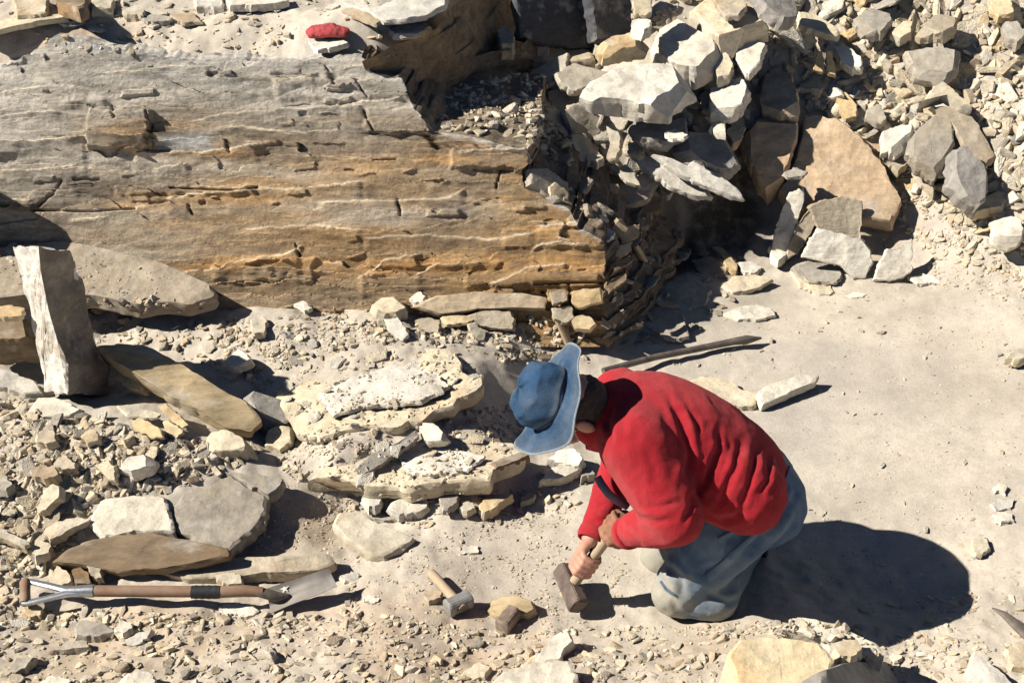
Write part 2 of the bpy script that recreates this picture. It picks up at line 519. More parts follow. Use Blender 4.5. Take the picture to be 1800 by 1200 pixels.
# ------------------------------------------------------------------ the bedded rock outcrop
sil = [(60, 640), (100, 640), (128, 655), (140, 715), (180, 722), (200, 735), (232, 765), (236, 800), (262, 925), (285, 935), (300, 920), (330, 925), (352, 965), (372, 1005), (400, 1012), (425, 1062), (470, 1064), (500, 1060), (540, 1058), (560, 1066), (620, 1070)]
topc = [(-400, 190), (0, 118), (60, 98), (95, 66), (140, 68), (165, 80), (215, 92), (300, 104), (400, 106), (480, 112), (540, 106), (600, 98), (640, 100), (655, 128), (712, 140), (722, 178), (738, 196), (764, 230), (800, 236), (925, 262), (936, 288), (968, 352), (1005, 374), (1020, 404), (1062, 424), (1100, 440)]
sv = np.array([s_[0] for s_ in sil], float)
suu = np.array([s_[1] for s_ in sil], float)
NW, NX = 330, 560
rows = []
w0 = (face_pt(900, 610) - FP).dot(FT)
w1 = (face_pt(900, 40) - FP).dot(FT)
ws = np.linspace(w0, w1, NW)
# right end of each row, in x
xe = []
for w_ in ws:
    p = FP + FT * w_
    d = p - O
    depth = d.dot(FW)
    v = 600 - F * d.dot(UPV) / depth
    u = np.interp(v, sv, suu)
    xe.append((u - 900) / F * depth)
xe = np.array(xe)
jag = (np.floor(perlin(ws * 22, ws * 0, 0, 5) * 3) / 3) * .012 + perlin(ws * 70, 0 * ws, 0, 6) * .006
xe = xe + jag
X0 = -2.7
sgrid = np.linspace(0, 1, NX)
XX = X0 + (xe[:, None] - X0) * sgrid[None, :]
WW = np.repeat(ws[:, None], NX, 1)
# top edge of each column as a slope distance
tu = []
for x_ in np.linspace(-2.7, 1.2, 200):
    best = 9
    lo, hi = w0, w1 + .3
    for w_ in np.linspace(w0, w1 + .2, 160):
        p = Vector((x_, 0, 0)) + Vector((0, FP.y, FP.z)) + FT * w_
        d = p - O
        depth = d.dot(FW)
        u = 900 + F * x_ / depth
        v = 600 - F * d.dot(UPV) / depth
        if v <= np.interp(u, [q[0] for q in topc], [q[1] for q in topc]):
            best = w_
            break
    tu.append(best)
TW = np.interp(XX, np.linspace(-2.7, 1.2, 200), np.array(tu)) + .012 * perlin(XX * 14, 0, 0, 3) + .006 * perlin(XX * 50, 0, 0, 4)
tilt = XX * .035
q = (WW + tilt) / .075 + 1.5 * fbm(XX * .8, WW * 2.2, 0, 3, 11) + .55 * fbm(XX * 3.2, WW * 7, 0, 3, 12) + .16 * perlin(XX * 22, WW * 24, 0, 13)
bi = np.floor(q)
fr = q - bi
amp = .005 + .019 * np.clip(perlin(XX * .9 + bi * 7.7, bi * 3.1, 0, 14) + .25, 0, 1)
q2 = (WW + tilt) / .028 + 1.9 * fbm(XX * 1.3, WW * 5, 0, 3, 21) + .35 * perlin(XX * 15, WW * 20, 0, 23)
b2 = np.floor(q2)
f2_ = q2 - b2
amp2 = .007 * np.clip(perlin(XX * 1.6 + b2 * 5.1, b2 * 2.3, 0, 24) + .1, 0, 1)
D = amp * fr + amp2 * f2_ + .020 * fbm(XX * 1.1, WW * 2.5, 0, 3, 15) + .003 * fbm(XX * 14, WW * 40, 0, 3, 16)
# blocks that stand a little proud or are broken out


def bump_rect(u0, v0, u1, v1, h, soft=.012):
    a, b = face_pt(u0, v0), face_pt(u1, v1)
    wa, wb = (a - FP).dot(FT), (b - FP).dot(FT)
    jx = .02 * perlin(WW * 25, 0, 0, int(u0)) + .006 * perlin(WW * 80, 0, 0, int(u0) + 2)
    jw = .012 * perlin(XX * 20, 0, 0, int(v0)) + .004 * perlin(XX * 70, 0, 0, int(v0) + 2)
    s1 = np.clip((XX + jx - a.x) / soft, 0, 1) * np.clip((b.x - XX - jx) / soft, 0, 1)
    s2 = np.clip((WW + jw - wb) / soft, 0, 1) * np.clip((wa - WW - jw) / soft, 0, 1)
    return h * s1 * s2


PR = bump_rect(155, 195, 268, 268, .032) + bump_rect(110, 168, 200, 196, .014, .03) + bump_rect(480, 136, 722, 182, .010, .02)
PR += bump_rect(200, 325, 450, 345, .012) + bump_rect(640, 190, 760, 240, .016) + bump_rect(790, 255, 935, 300, .022) + bump_rect(380, 450, 560, 500, .010) + bump_rect(820, 480, 1060, 508, .018)
PR += bump_rect(640, 455, 880, 475, .008) + bump_rect(880, 400, 1060, 440, .010)
PR -= bump_rect(905, 508, 965, 528, .05)
D = D + PR
JX = .018 * perlin(WW * 25, XX * 4, 0, 301) + .006 * perlin(WW * 80, 0, 0, 302)
JW = .012 * perlin(XX * 20, WW * 4, 0, 303) + .004 * perlin(XX * 70, 0, 0, 304)
rr_ = random.Random(77)
for _ in range(110):
    a_x, a_w = rr_.uniform(-2.2, .7), rr_.uniform(.02, 1.0)
    l_x, l_w = rr_.uniform(.02, .12), rr_.uniform(.008, .028)
    hh_ = rr_.choice((-1, 1, 1)) * rr_.uniform(.004, .011)
    sl_x = rr_.uniform(-.5, .5)
    xx_ = XX + JX * .5 + (WW - a_w) * sl_x
    ww_ = WW + JW * .7 - (XX - a_x) * .04
    D = D + hh_ * np.clip((xx_ - a_x) / .005, 0, 1) * np.clip((a_x + l_x - xx_) / .005, 0, 1) * np.clip((ww_ - a_w) / .004, 0, 1) * np.clip((a_w + l_w - ww_) / .004, 0, 1)
# edges of peeled sheets, where the photo shows them: the rock below each line stands proud
UU = 900 + F * XX / ((FP.y + FT.y * WW) * FW.y + (FP.z + FT.z * WW - CH) * FW.z)
_dep = ((FP.y + FT.y * WW) * FW.y + (FP.z + FT.z * WW - CH) * FW.z)
VV = 600 - F * ((FP.y + FT.y * WW) * UPV.y + (FP.z + FT.z * WW - CH) * UPV.z) / _dep
LINES = [([(-300, 210), (0, 205), (60, 198), (112, 196)], 8), ([(-300, 262), (0, 250), (100, 247), (157, 240)], 12), ([(233, 270), (360, 267), (460, 253)], 9), ([(268, 296), (320, 287), (336, 291)], 8),
         ([(183, 130), (253, 123), (300, 117), (372, 116)], 6), ([(477, 135), (520, 138), (560, 123)], 9), ([(600, 183), (640, 178), (712, 173)], 8), ([(333, 214), (393, 200), (500, 193), (593, 186), (640, 184)], 8),
         ([(640, 240), (710, 231), (767, 237)], 10), ([(560, 358), (640, 353), (720, 351), (787, 347), (820, 330)], 10), ([(800, 268), (867, 263), (932, 262)], 7), ([(290, 344), (427, 333), (520, 331), (640, 318)], 10),
         ([(322, 478), (390, 473), (402, 462), (500, 447), (534, 432)], 13), ([(628, 490), (657, 473), (677, 457), (742, 446)], 14), ([(728, 488), (757, 467), (800, 463), (850, 460)], 9), ([(858, 500), (900, 484), (926, 470), (1000, 462)], 9), ([(930, 446), (950, 430), (985, 427), (1030, 430)], 8),
         ([(0, 300), (70, 298), (140, 290)], 6), ([(60, 372), (200, 368), (260, 360)], 6), ([(120, 386), (190, 380)], 5), ([(400, 222), (520, 232), (600, 228)], 5),
         ([(940, 398), (1010, 392), (1060, 398)], 8), ([(-200, 340), (60, 352)], 6), ([(430, 402), (560, 396), (640, 404)], 6), ([(640, 420), (760, 414), (860, 420), (940, 410)], 7), ([(220, 90), (300, 96)], 5), ([(0, 160), (90, 150), (160, 156)], 6)]
EDGE = np.zeros_like(XX)
for k_, (ln, h_) in enumerate(LINES):
    lx = [p[0] for p in ln]
    ly = [p[1] for p in ln]
    yy = np.interp(UU, lx, ly) + 3.0 * perlin(UU / 17, k_ * 5.5, 0, 90) + 1.6 * perlin(UU / 5, k_ * 3.3, 0, 91)
    dv = VV - yy
    endf = np.clip((UU - lx[0]) / 10, 0, 1) * np.clip((lx[-1] - UU) / 10, 0, 1)
    D = D + h_ * .0011 * endf * np.clip(dv / 1.6, 0, 1) * np.exp(-np.clip(dv, 0, None) / (h_ * 3.0))
    EDGE = np.maximum(EDGE, endf * np.exp(-((dv - 1.6) / 2.2) ** 2) * np.clip(.75 + .6 * perlin(UU / 40, k_ * 2.2, 0, 92), 0, 1))
over = np.clip((WW - TW) / .01, 0, 60)
ww = np.minimum(WW, TW)
ex = np.maximum(WW - TW, 0)
# beyond the top edge the surface turns back and runs in under the dust of the upper ledge
D = D * np.exp(-ex / .03)
lip = np.where(ex > 0, 1.0, 0.0)
PX = XX
PYY = FP.y + FT.y * ww + FN.y * D + ex * 1.4
PZZ = FP.z + FT.z * ww + FN.z * D - .02 * (1 - np.exp(-ex / .01)) * (ex > 0) - ex * .10
# open joints
CRK = np.zeros_like(XX)
for k_, ln in enumerate([[(572, 116), (580, 130), (589, 150)], [(626, 140), (634, 156), (646, 170)], [(640, 196), (648, 214), (660, 236)], [(748, 232), (758, 250), (770, 262)], [(262, 200), (268, 226), (262, 262)], [(200, 190), (206, 212)],
                         [(108, 318), (96, 340), (70, 362)], [(300, 330), (420, 335), (452, 330)], [(60, 370), (150, 372), (236, 366)], [(700, 352), (705, 380)], [(880, 300), (872, 330)], [(520, 430), (528, 452)], [(1000, 500), (1002, 540)], [(400, 250), (404, 268)], [(330, 360), (338, 376)], [(940, 500), (1060, 498)]]):
    P0 = np.array(ln, float)
    dm = np.full(XX.shape, 1e3)
    jj = 2.2 * perlin(UU / 9, VV / 9, k_ * 3.0, 95)
    for a, b in zip(P0, P0[1:]):
        e_ = b - a
        tt = np.clip(((UU + jj - a[0]) * e_[0] + (VV - a[1]) * e_[1]) / (e_ @ e_), 0, 1)
        dm = np.minimum(dm, np.hypot(UU + jj - a[0] - tt * e_[0], VV - a[1] - tt * e_[1]))
    CRK = np.maximum(CRK, np.exp(-(dm / 1.9) ** 2))
DCR = CRK * .018
PYY = PYY - FN.y * DCR
PZZ = PZZ - FN.z * DCR
# colour of the rock itself
g = fbm(XX * .7, WW * 2.2, 0, 3, 51)
og = np.clip((1.35 * (.72 - WW) + .35 * (XX + .9) + .55 * g + .25 * fbm(XX * 1.2, WW * 11, 0, 3, 52)) * 1.2, 0, 1)
brown = np.array([.41, .265, .13])
oran = np.array([.58, .335, .135])
grey = np.array([.40, .355, .28])
pale = np.array([.56, .49, .39])
dark = np.array([.16, .13, .10])
cc = grey[None, None] * (1 - og[..., None]) + brown * og[..., None]
k1 = np.clip(fbm(XX * 1.2, WW * 12, 0, 4, 53) * 1.6 - .15, 0, 1) * np.clip(og + .2, 0, 1)
cc = cc * (1 - k1[..., None]) + oran * k1[..., None]
k2 = np.clip(fbm(XX * .9, WW * 9, 0, 4, 54) * 1.8 - .25, 0, 1)
cc = cc * (1 - .75 * k2[..., None]) + dark * .75 * k2[..., None]
k3 = np.clip(fbm(XX * 1.0, WW * 6, 0, 4, 55) * 1.8 + .38 - 1.4 * og, 0, .9)
cc = cc * (1 - k3[..., None]) + pale * k3[..., None]
bt = perlin(bi * 3.7, XX * .6, 0, 60)
cc = cc * (1 + .28 * bt[..., None])
ed = np.clip((fr - .90) / .07, 0, 1) * np.clip(amp / .010 - .4, 0, 1) + .6 * np.clip((f2_ - .88) / .08, 0, 1) * np.clip(amp2 / .004 - .3, 0, 1)
ed = np.clip(ed, 0, 1) * np.clip(.55 + perlin(XX * 3, WW * 9, 0, 61), 0, 1)
cc = cc * (1 - .75 * ed[..., None]) + np.array([.72, .58, .38]) * .75 * ed[..., None]
wh = np.clip((WW - .62) * 2.2 - XX * .12 + .5 * fbm(XX * 1.5, WW * 8, 0, 4, 57), 0, 1) * .62
cc = cc * (1 - wh[..., None]) + np.array([.60, .56, .49]) * wh[..., None]
cc = cc * (1 - .9 * EDGE[..., None]) + np.array([.80, .68, .50]) * .9 * EDGE[..., None]
tp = np.clip(1 - np.abs(WW - TW + .012) / .016, 0, 1) + (ex > 0)
tp = np.clip(tp, 0, 1)[..., None]
cc = cc * (1 - tp) + np.array([.60, .56, .49]) * tp
# the white scraped patches
for (u0, v0, u1, v1, a_) in ((278, 236, 380, 268, .8), (150, 62, 210, 92, .9), (240, 80, 330, 104, .8)):
    a, b = face_pt(u0, v0), face_pt(u1, v1)
    wa, wb = (a - FP).dot(FT), (b - FP).dot(FT)
    s1 = np.clip((XX - a.x) / .02 + perlin(XX * 30, WW * 30, 0, 70), 0, 1) * np.clip((b.x - XX) / .02 + perlin(XX * 30, WW * 30, 0, 71), 0, 1) * np.clip((WW - wb) / .01, 0, 1) * np.clip((wa - WW) / .01, 0, 1)
    cc = cc * (1 - a_ * s1[..., None]) + np.array([.50, .50, .48]) * a_ * s1[..., None]
ccf = np.clip(cc, .02, 1)

outcrop = thing('rock_outcrop', 'long bedded outcrop of grey and orange-brown rock rising behind the kneeling person', 'rock outcrop', FP)
outcrop['kind'] = 'thing'
co = np.stack([PX, PYY - FP.y, PZZ - FP.z], -1).reshape(-1, 3)
me = mesh_np('rock_face', co, grid_faces(NW, NX), M['face'])
set_color(me, 'Col', ccf.reshape(-1, 3))
try:
    me.set_sharp_from_angle(angle=R(35))
except Exception:
    pass
rock_face = add('rock_face', me, outcrop)

# the broken right end: strata that run back from the ragged edge, stacked like pages
NB = 60
fr_idx = np.arange(NW)
bx = np.linspace(0, 1, NB)
EX, EY, EZ = PX[:, -1], PYY[:, -1], PZZ[:, -1]
layer = np.floor(ws / .03 + .7 * perlin(ws * 9, ws * 0, 0, 80))
lr = perlin(layer * 3.3, layer * 0 + .5, 0, 81)
SX = np.zeros((NW, NB)); SY = SX.copy(); SZ = SX.copy()
for j, b in enumerate(bx):
    run = b * .62
    out_ = (.05 + .13 * b) * np.clip(b * 6, 0, 1)
    j1 = (.045 * lr + .03 * np.floor(3 * perlin(b * 4.5 + 0 * ws, layer * 1.7, 0, 85)) / 3) * np.clip(b * 8, 0, 1) + .008 * perlin(ws * 30 + b * 6, b * 9 + 0 * ws, 0, 82) * np.clip(b * 8, 0, 1)
    low = np.clip((.33 - (EZ)) / .2, 0, 1)
    SX[:, j] = EX + (out_ + j1) * (.35 + .95 * low) + b * .10 * low
    SY[:, j] = EY + run
    SZ[:, j] = EZ + .015 * perlin(b * 7 + 0 * ws, layer * 2.1, 0, 83) * np.clip(b * 8, 0, 1)
co = np.stack([SX, SY - FP.y, SZ - FP.z], -1).reshape(-1, 3)
me = mesh_np('broken_end', co, grid_faces(NW, NB), M['face'])
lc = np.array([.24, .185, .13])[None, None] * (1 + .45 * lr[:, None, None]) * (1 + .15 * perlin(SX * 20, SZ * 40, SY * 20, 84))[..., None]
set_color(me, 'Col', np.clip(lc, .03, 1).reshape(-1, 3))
try:
    me.set_sharp_from_angle(angle=R(30))
except Exception:
    pass
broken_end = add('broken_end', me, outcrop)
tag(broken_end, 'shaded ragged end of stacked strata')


# wall closing the upper ledge: shaded brown face that runs away from the camera
def curtain(name, top, bot, nu, nv, mat, colr, amp_=.02, seed=0, parent=None, strat=.03):
    """surface between two polylines of (u,v,z) with layered relief"""
    T_ = [at(*p) for p in top]
    B_ = [at(*p) for p in bot]

    def res(L, n):
        d = [0]
        for a, b in zip(L, L[1:]):
            d.append(d[-1] + (b - a).length)
        s_ = np.linspace(0, d[-1], n)
        return np.stack([np.interp(s_, d, [p[k] for p in L]) for k in range(3)], 1)
    a, b = res(T_, nu), res(B_, nu)
    t_ = np.linspace(0, 1, nv)[:, None, None]
    G = a[None] * (1 - t_) + b[None] * t_
    e = (b - a)
    tang = np.gradient(a, axis=0)
    nn = np.cross(tang, e)
    nn /= np.linalg.norm(nn, axis=1, keepdims=True) + 1e-9
    if nn[nu // 2] @ np.array([0, -1, .3]) < 0:
        nn = -nn
    L = np.floor(G[..., 2] / strat + .8 * perlin(G[..., 0] * 3, G[..., 1] * 3, 0, seed))
    dd = amp_ * perlin(L * 3.1, G[..., 1] * 4, G[..., 0] * 4, seed + 1) + amp_ * .5 * fbm(G[..., 0] * 12, G[..., 1] * 12, G[..., 2] * 25, 3, seed + 2)
    edge_ = np.clip(t_[..., 0] * 12, 0, 1)
    G = G + nn[None] * (dd * edge_)[..., None]
    org = G.reshape(-1, 3).mean(0)
    if parent is not None:
        org = np.array(parent.location)
    me = mesh_np(name, G.reshape(-1, 3) - org, grid_faces(nv, nu), mat)
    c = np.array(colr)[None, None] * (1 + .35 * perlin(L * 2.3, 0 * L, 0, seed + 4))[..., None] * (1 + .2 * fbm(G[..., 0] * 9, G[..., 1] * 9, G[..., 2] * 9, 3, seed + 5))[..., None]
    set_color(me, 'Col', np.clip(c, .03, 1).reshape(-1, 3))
    try:
        me.set_sharp_from_angle(angle=R(35))
    except Exception:
        pass
    o = add(name, me, parent, None if parent is not None else Vector(org))
    return o


up = thing('upper_rock_ledge', 'brown shaded ledge of layered rock behind the top right of the outcrop', 'rock ledge', at(760, 120, .6))
up['kind'] = 'thing'
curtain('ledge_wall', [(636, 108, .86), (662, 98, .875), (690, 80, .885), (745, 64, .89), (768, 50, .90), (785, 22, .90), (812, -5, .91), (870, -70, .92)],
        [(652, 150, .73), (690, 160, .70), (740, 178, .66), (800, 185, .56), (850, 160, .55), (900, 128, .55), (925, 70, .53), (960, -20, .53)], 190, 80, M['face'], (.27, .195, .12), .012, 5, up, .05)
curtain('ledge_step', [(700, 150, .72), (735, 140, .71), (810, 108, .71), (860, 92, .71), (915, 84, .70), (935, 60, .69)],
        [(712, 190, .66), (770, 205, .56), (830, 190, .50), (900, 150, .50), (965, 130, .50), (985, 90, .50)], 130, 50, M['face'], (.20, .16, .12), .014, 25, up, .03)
for o_ in up.children:
    pass
hillz = None
# ------------------------------------------------------------------ what a stone can lie on
def bvh_of(objs):
    vs, fs, n = [], [], 0
    for o in objs:
        mw = o.matrix_world.copy()
        if o.parent:
            mw = Matrix.Translation(o.parent.location) @ Matrix.Translation(o.location)
        else:
            mw = Matrix.Translation(o.location)
        me = o.data
        c = np.empty(len(me.vertices) * 3, np.float32)
        me.vertices.foreach_get('co', c)
        c = c.reshape(-1, 3) + np.array(mw.translation)
        vs.append(c)
        fs += [[i + n for i in p.vertices] for p in me.polygons]
        n += len(c)
    return BVHTree.FromPolygons(np.concatenate(vs).tolist(), fs)


BV = bvh_of([ground, rock_face, broken_end] + list(up.children))


def hit(u, v):
    d = ray(u, v).normalized()
    p, n, i, dist = BV.ray_cast(O, d)
    if p is None:
        p, n = at(u, v, 0), Vector((0, 0, 1))
    return p, n


def stone_mesh(name, pl, c, n, th, mat, rough, relief, seed, flare, step):
    """pl: outline as 2-D points in the plane (e1,e2); returns a mesh relative to c"""
    n = n.normalized()
    e1 = Vector((1, 0, 0)) - n * n.x
    e1.normalize()
    e2 = n.cross(e1)
    loc = [((p - c).dot(e1), (p - c).dot(e2)) for p in pl]
    L = np.array(loc)
    seg = np.roll(L, -1, 0) - L
    sl_ = np.linalg.norm(seg, axis=1)
    per = sl_.sum()
    N = int(min(130, max(22, per / step)))
    cum = np.concatenate([[0], np.cumsum(sl_)])
    t_ = np.linspace(0, per, N, endpoint=False)
    xp = np.interp(t_, cum, np.append(L[:, 0], L[0, 0]))
    yp = np.interp(t_, cum, np.append(L[:, 1], L[0, 1]))
    ang = t_ / per * 2 * math.pi
    rr = np.hypot(xp, yp) + 1e-6
    j = rough * (perlin(np.cos(ang) * 2.2, np.sin(ang) * 2.2, 0, seed) + .7 * perlin(np.cos(ang) * 6, np.sin(ang) * 6, 0, seed + 1) + .45 * perlin(np.cos(ang) * 15, np.sin(ang) * 15, 0, seed + 2))
    xp, yp = xp * (1 + j / rr), yp * (1 + j / rr)
    size = math.sqrt(max(1e-6, abs(np.sum(xp * np.roll(yp, -1) - yp * np.roll(xp, -1))) / 2))
    ch = min(.006, th * .12)
    nring = 9 if size > .12 else 6
    kk = [.002] + list(np.linspace(0.06, 1, nring)[:-1]) + [1 - min(.10, ch * 1.6 / (size * .5))]
    V = []
    for k in kk:
        x_, y_ = xp * k, yp * k
        z_ = relief * (fbm(x_ * 7, y_ * 7, 0, 3, seed + 3) + .5 * (np.floor(3 * fbm(x_ * 5, y_ * 9, 0, 2, seed + 4)) / 3)) * (1 - .35 * k)
        V.append(np.stack([x_, y_, z_], 1))
    ns = 5 if th > .03 else 3
    cut = perlin(np.cos(ang) * 3, np.sin(ang) * 3, 0, seed + 7)
    for q in np.linspace(0, 1, ns):
        lj = rough * .9 * perlin(np.cos(ang) * 7 + q * 9, np.sin(ang) * 7, q * 5, seed + 5)
        k = 1 + (flare * q) + (lj - .5 * ch * (q == 0)) / rr + (cut * .06 * q)
        k = np.where(q > .99, k * .97, k)
        V.append(np.stack([xp * k, yp * k, np.full(N, -ch - (th - ch) * q) + .15 * th * perlin(np.cos(ang) * 2, np.sin(ang) * 2, q, seed + 6) * q], 1))
    V.append(np.stack([xp * .15, yp * .15, np.full(N, -th)], 1))
    V = np.concatenate(V)
    nr = len(V) // N
    f = grid_faces(nr, N, True)
    co = V[:, :1] * np.array(e1)[None] + V[:, 1:2] * np.array(e2)[None] + V[:, 2:] * np.array(n)[None]
    # outline order may be clockwise: make the faces look outwards
    area = np.sum(xp * np.roll(yp, -1) - yp * np.roll(xp, -1))
    if area > 0:
        f = f[:, ::-1]
    me = mesh_np(name, co, f[:, ::-1], mat)
    try:
        me.set_sharp_from_angle(angle=R(28))
    except Exception:
        pass
    return me


_seed = [100]
RB = 'rock_boulder'


def chip(me, seed, nv):
    """broken corners: a few flat fracture faces"""
    r = random.Random(seed)
    bm = bmesh.new()
    bm.from_mesh(me)
    e1 = nv.orthogonal().normalized()
    for k in range(5):
        q = Quaternion(nv, r.uniform(0, 6.28))
        d = (q @ e1 + nv * r.uniform(.25, 1.3)).normalized()
        m = max(v.co.dot(d) for v in bm.verts)
        lo = min(v.co.dot(d) for v in bm.verts)
        geom = bm.verts[:] + bm.edges[:] + bm.faces[:]
        res = bmesh.ops.bisect_plane(bm, geom=geom, plane_co=d * (m - (m - lo) * r.uniform(.03, .11)), plane_no=d, clear_outer=True)
        es = [g for g in res['geom_cut'] if isinstance(g, bmesh.types.BMEdge)]
        if len(es) > 2:
            bmesh.ops.triangle_fill(bm, edges=es, use_beauty=True)
    bmesh.ops.recalc_face_normals(bm, faces=bm.faces)
    bm.to_mesh(me)
    bm.free()
    me.polygons.foreach_set('use_smooth', [True] * len(me.polygons))
    me.set_sharp_from_angle(angle=R(22))



def rock(label, poly, mat='mixed', th=.04, n=(0, 0), lift=None, z=None, rough=.007, relief=.007, name='rock_slab', cat='rock', flare=.05, anchor=None, group=None, y=None, step=.010, **kw):
    """a stone whose upper face has the outline poly (photo pixels), lying at its own distance and height"""
    _seed[0] += 11
    cu = sum(p[0] for p in poly) / len(poly)
    cv = sum(p[1] for p in poly) / len(poly)
    if anchor:
        au, av = anchor
    else:
        au, av = cu, cv
    if y is not None:
        c0 = aty(au, av, y)
    elif z is not None:
        c0 = at(au, av, z)
    else:
        p, _ = hit(au, av)
        lf = th * .55 if lift is None else lift
        c0 = at(au, av, p.z + lf)
    nv = Vector((n[0], n[1], 1)).normalized()
    pl = [onplane(u, v, c0, nv) for u, v in poly]
    c = sum(pl, Vector()) / len(pl)
    me = stone_mesh(name, pl, c, nv, th, M[mat], rough, relief, _seed[0], flare, step)
    if name == RB:
        chip(me, _seed[0], nv)
    o = add(name, me, None, c)
    tag(o, label, cat, group, 'thing')
    return o


rocks = []


def K(*a, **k):
    o = rock(*a, **k)
    rocks.append(o)
    return o


# ---- upper ledge, top left
K('thin pale slab lying at the far left edge of the upper ledge', [(-60, 40), (60, 28), (122, 22), (118, 30), (60, 38), (-40, 60)], 'cream', .02, lift=.02)
K('brown shaded stone at the top edge left, leaning over a dark gap', [(92, -20), (150, -20), (152, 8), (138, 14), (100, 6)], 'brown', .05, n=(-.1, .2))
K('blocky cream stone left of the dark gap at the top edge', [(20, -5), (85, -5), (82, 22), (30, 26)], 'cream', .04)
K('blocky cream stone right of the dark gap at the top edge', [(160, -8), (200, -8), (196, 12), (160, 14)], 'cream', .045)
K('long pale slab at the top edge over a dark shadow strip', [(398, -8), (500, -12), (508, 0), (470, 6), (405, 8)], 'pale', .03, lift=.03)
K('pale block on the ledge left of the long top-edge slab', [(340, -8), (392, -5), (392, 12), (345, 10)], 'pale', .035)
K('flat cream stone with a dark notch, left of centre on the upper ledge', [(215, 18), (240, 8), (256, 16), (250, 26), (222, 26)], 'cream', .03)
K('low grey stone near the middle of the upper ledge', [(250, 30), (270, 24), (300, 28), (296, 36), (258, 38)], 'grey', .018)
K('thin flat plate with a dark right edge on the upper ledge', [(296, 26), (340, 22), (354, 38), (320, 42)], 'tan', .012)
K('wide pale slab right of the red cloth on the upper ledge', [(672, 44), (700, 33), (745, 34), (757, 48), (736, 60), (694, 60)], 'white', .022, lift=.022)
K('long pale slab at the top edge above the red cloth', [(602, 2), (650, -12), (790, -20), (782, 8), (748, 26), (706, 33), (672, 34)], 'pale', .02, lift=.02)
K('narrow tan slab behind the red cloth', [(600, 18), (622, 12), (672, 34), (660, 42)], 'tan', .015)
K('white wedge-shaped slab under the red cloth', [(545, 72), (602, 68), (612, 76), (590, 84), (556, 88)], 'white', .016, lift=.022)
K('small brown-edged stone on the lip at the top right of the outcrop', [(718, 52), (738, 46), (762, 48), (756, 62), (730, 66)], 'pale', .022)

# ---- dark recess at the top and the stacked boulders right of the outcrop
K('tall dark slab standing in the shaded recess at the top edge', [(905, -40), (1040, -60), (1062, 20), (1046, 84), (960, 82), (915, 66)], 'shaded_slate', .05, n=(1.1, -1.5), z=.74, flare=0)
K('slab standing at the rear of the shaded recess, left of the pale post-like rock', [(1030, -60), (1110, -60), (1112, 60), (1080, 74), (1048, 70)], 'shaded_slate', .06, n=(1.0, -1.4), z=.76, flare=0)
K('shaded block perched at the end of the upper ledge wall', [(872, 52), (886, 40), (905, 60), (904, 78), (880, 80)], 'tan', .06, z=.72)
K('long shaded stone under the recess at the top', [(905, 88), (960, 82), (1040, 88), (1046, 104), (980, 110), (920, 104)], 'tan', .05, z=.60)
K('blue-grey shaded slab tilted below the recess', [(925, 132), (962, 108), (998, 92), (996, 126), (958, 150)], 'grey', .02, n=(-.3, -.35), z=.60)
K('shaded grey slab edge under the big pale boulder', [(975, 128), (1010, 110), (1080, 128), (1050, 146), (1012, 160), (985, 146)], 'grey', .03, n=(.1, -.2), z=.60)
K('honey-coloured boulder on the stack above the big pale slab', [(1050, 78), (1075, 62), (1108, 56), (1142, 66), (1138, 80), (1100, 86), (1062, 92)], 'ochre', .065, n=(.05, -.25), z=.725, name=RB, rough=.006)
K('small pale boulder below the post-like rock at the top edge', [(1108, 48), (1126, 30), (1146, 34), (1144, 46), (1126, 56)], 'white', .04, z=.78, name=RB)
K('pale post-like rock cut by the top edge of the photo', [(1112, -30), (1146, -30), (1146, 24), (1132, 30), (1114, 26)], 'cream', .05, n=(0, -1.2), z=.84)
K('big pale boulder with a broken grey front in the middle of the stack', [(1018, 160), (1040, 140), (1080, 116), (1130, 110), (1180, 110), (1216, 124), (1232, 142), (1210, 158), (1188, 172), (1188, 186), (1140, 184), (1090, 172), (1040, 168)], 'white', .085, n=(.03, -.12), z=.66, name=RB, rough=.008, relief=.012, flare=-.02)
K('large pale boulder with a dark right side at the top of the stack', [(1146, 70), (1168, 36), (1200, 24), (1240, 50), (1268, 88), (1248, 104), (1222, 116), (1180, 108), (1162, 96)], 'pale', .11, n=(-.10, -.15), z=.69, name=RB, rough=.008, relief=.012)
K('large cream boulder with a shaded underside above the white diamond-shaped rock', [(1212, 10), (1250, -8), (1310, 2), (1352, 20), (1346, 38), (1306, 52), (1276, 74), (1240, 50)], 'cream', .09, n=(-.1, -.12), z=.75, name=RB, rough=.008, relief=.012)
K('smooth tan slab resting on the cream boulder at the top edge', [(1252, -20), (1304, -8), (1312, 10), (1300, 26), (1276, 28), (1256, 6)], 'tan', .025, n=(-.1, -.2), z=.81)
K('shaded blue-grey block behind the cream boulder at the top edge', [(1320, -30), (1372, -30), (1402, 8), (1404, 30), (1380, 34), (1350, 14)], 'slate', .06, n=(.3, -.3), z=.82)
K('white diamond-shaped rock between the boulders', [(1286, 84), (1306, 66), (1324, 64), (1347, 76), (1336, 108), (1316, 132), (1300, 112)], 'white', .04, n=(-.15, -.35), z=.66)
K('pale wedge of rock between the two large boulders', [(1250, 112), (1272, 84), (1290, 110), (1282, 134), (1262, 136)], 'cream', .05, n=(-.1, -.3), z=.64)
K('rounded pale boulder right of the big pale boulder', [(1246, 172), (1248, 150), (1272, 138), (1306, 134), (1316, 158), (1306, 180), (1284, 196), (1250, 192)], 'white', .07, n=(-.12, -.35), z=.56, name=RB, rough=.007, relief=.012)
K('brownish boulder at the head of the orange bedrock', [(1326, 142), (1348, 118), (1388, 124), (1404, 160), (1404, 192), (1372, 198), (1340, 188)], 'tan', .08, n=(-.15, -.35), z=.49, name=RB, rough=.009, relief=.012)
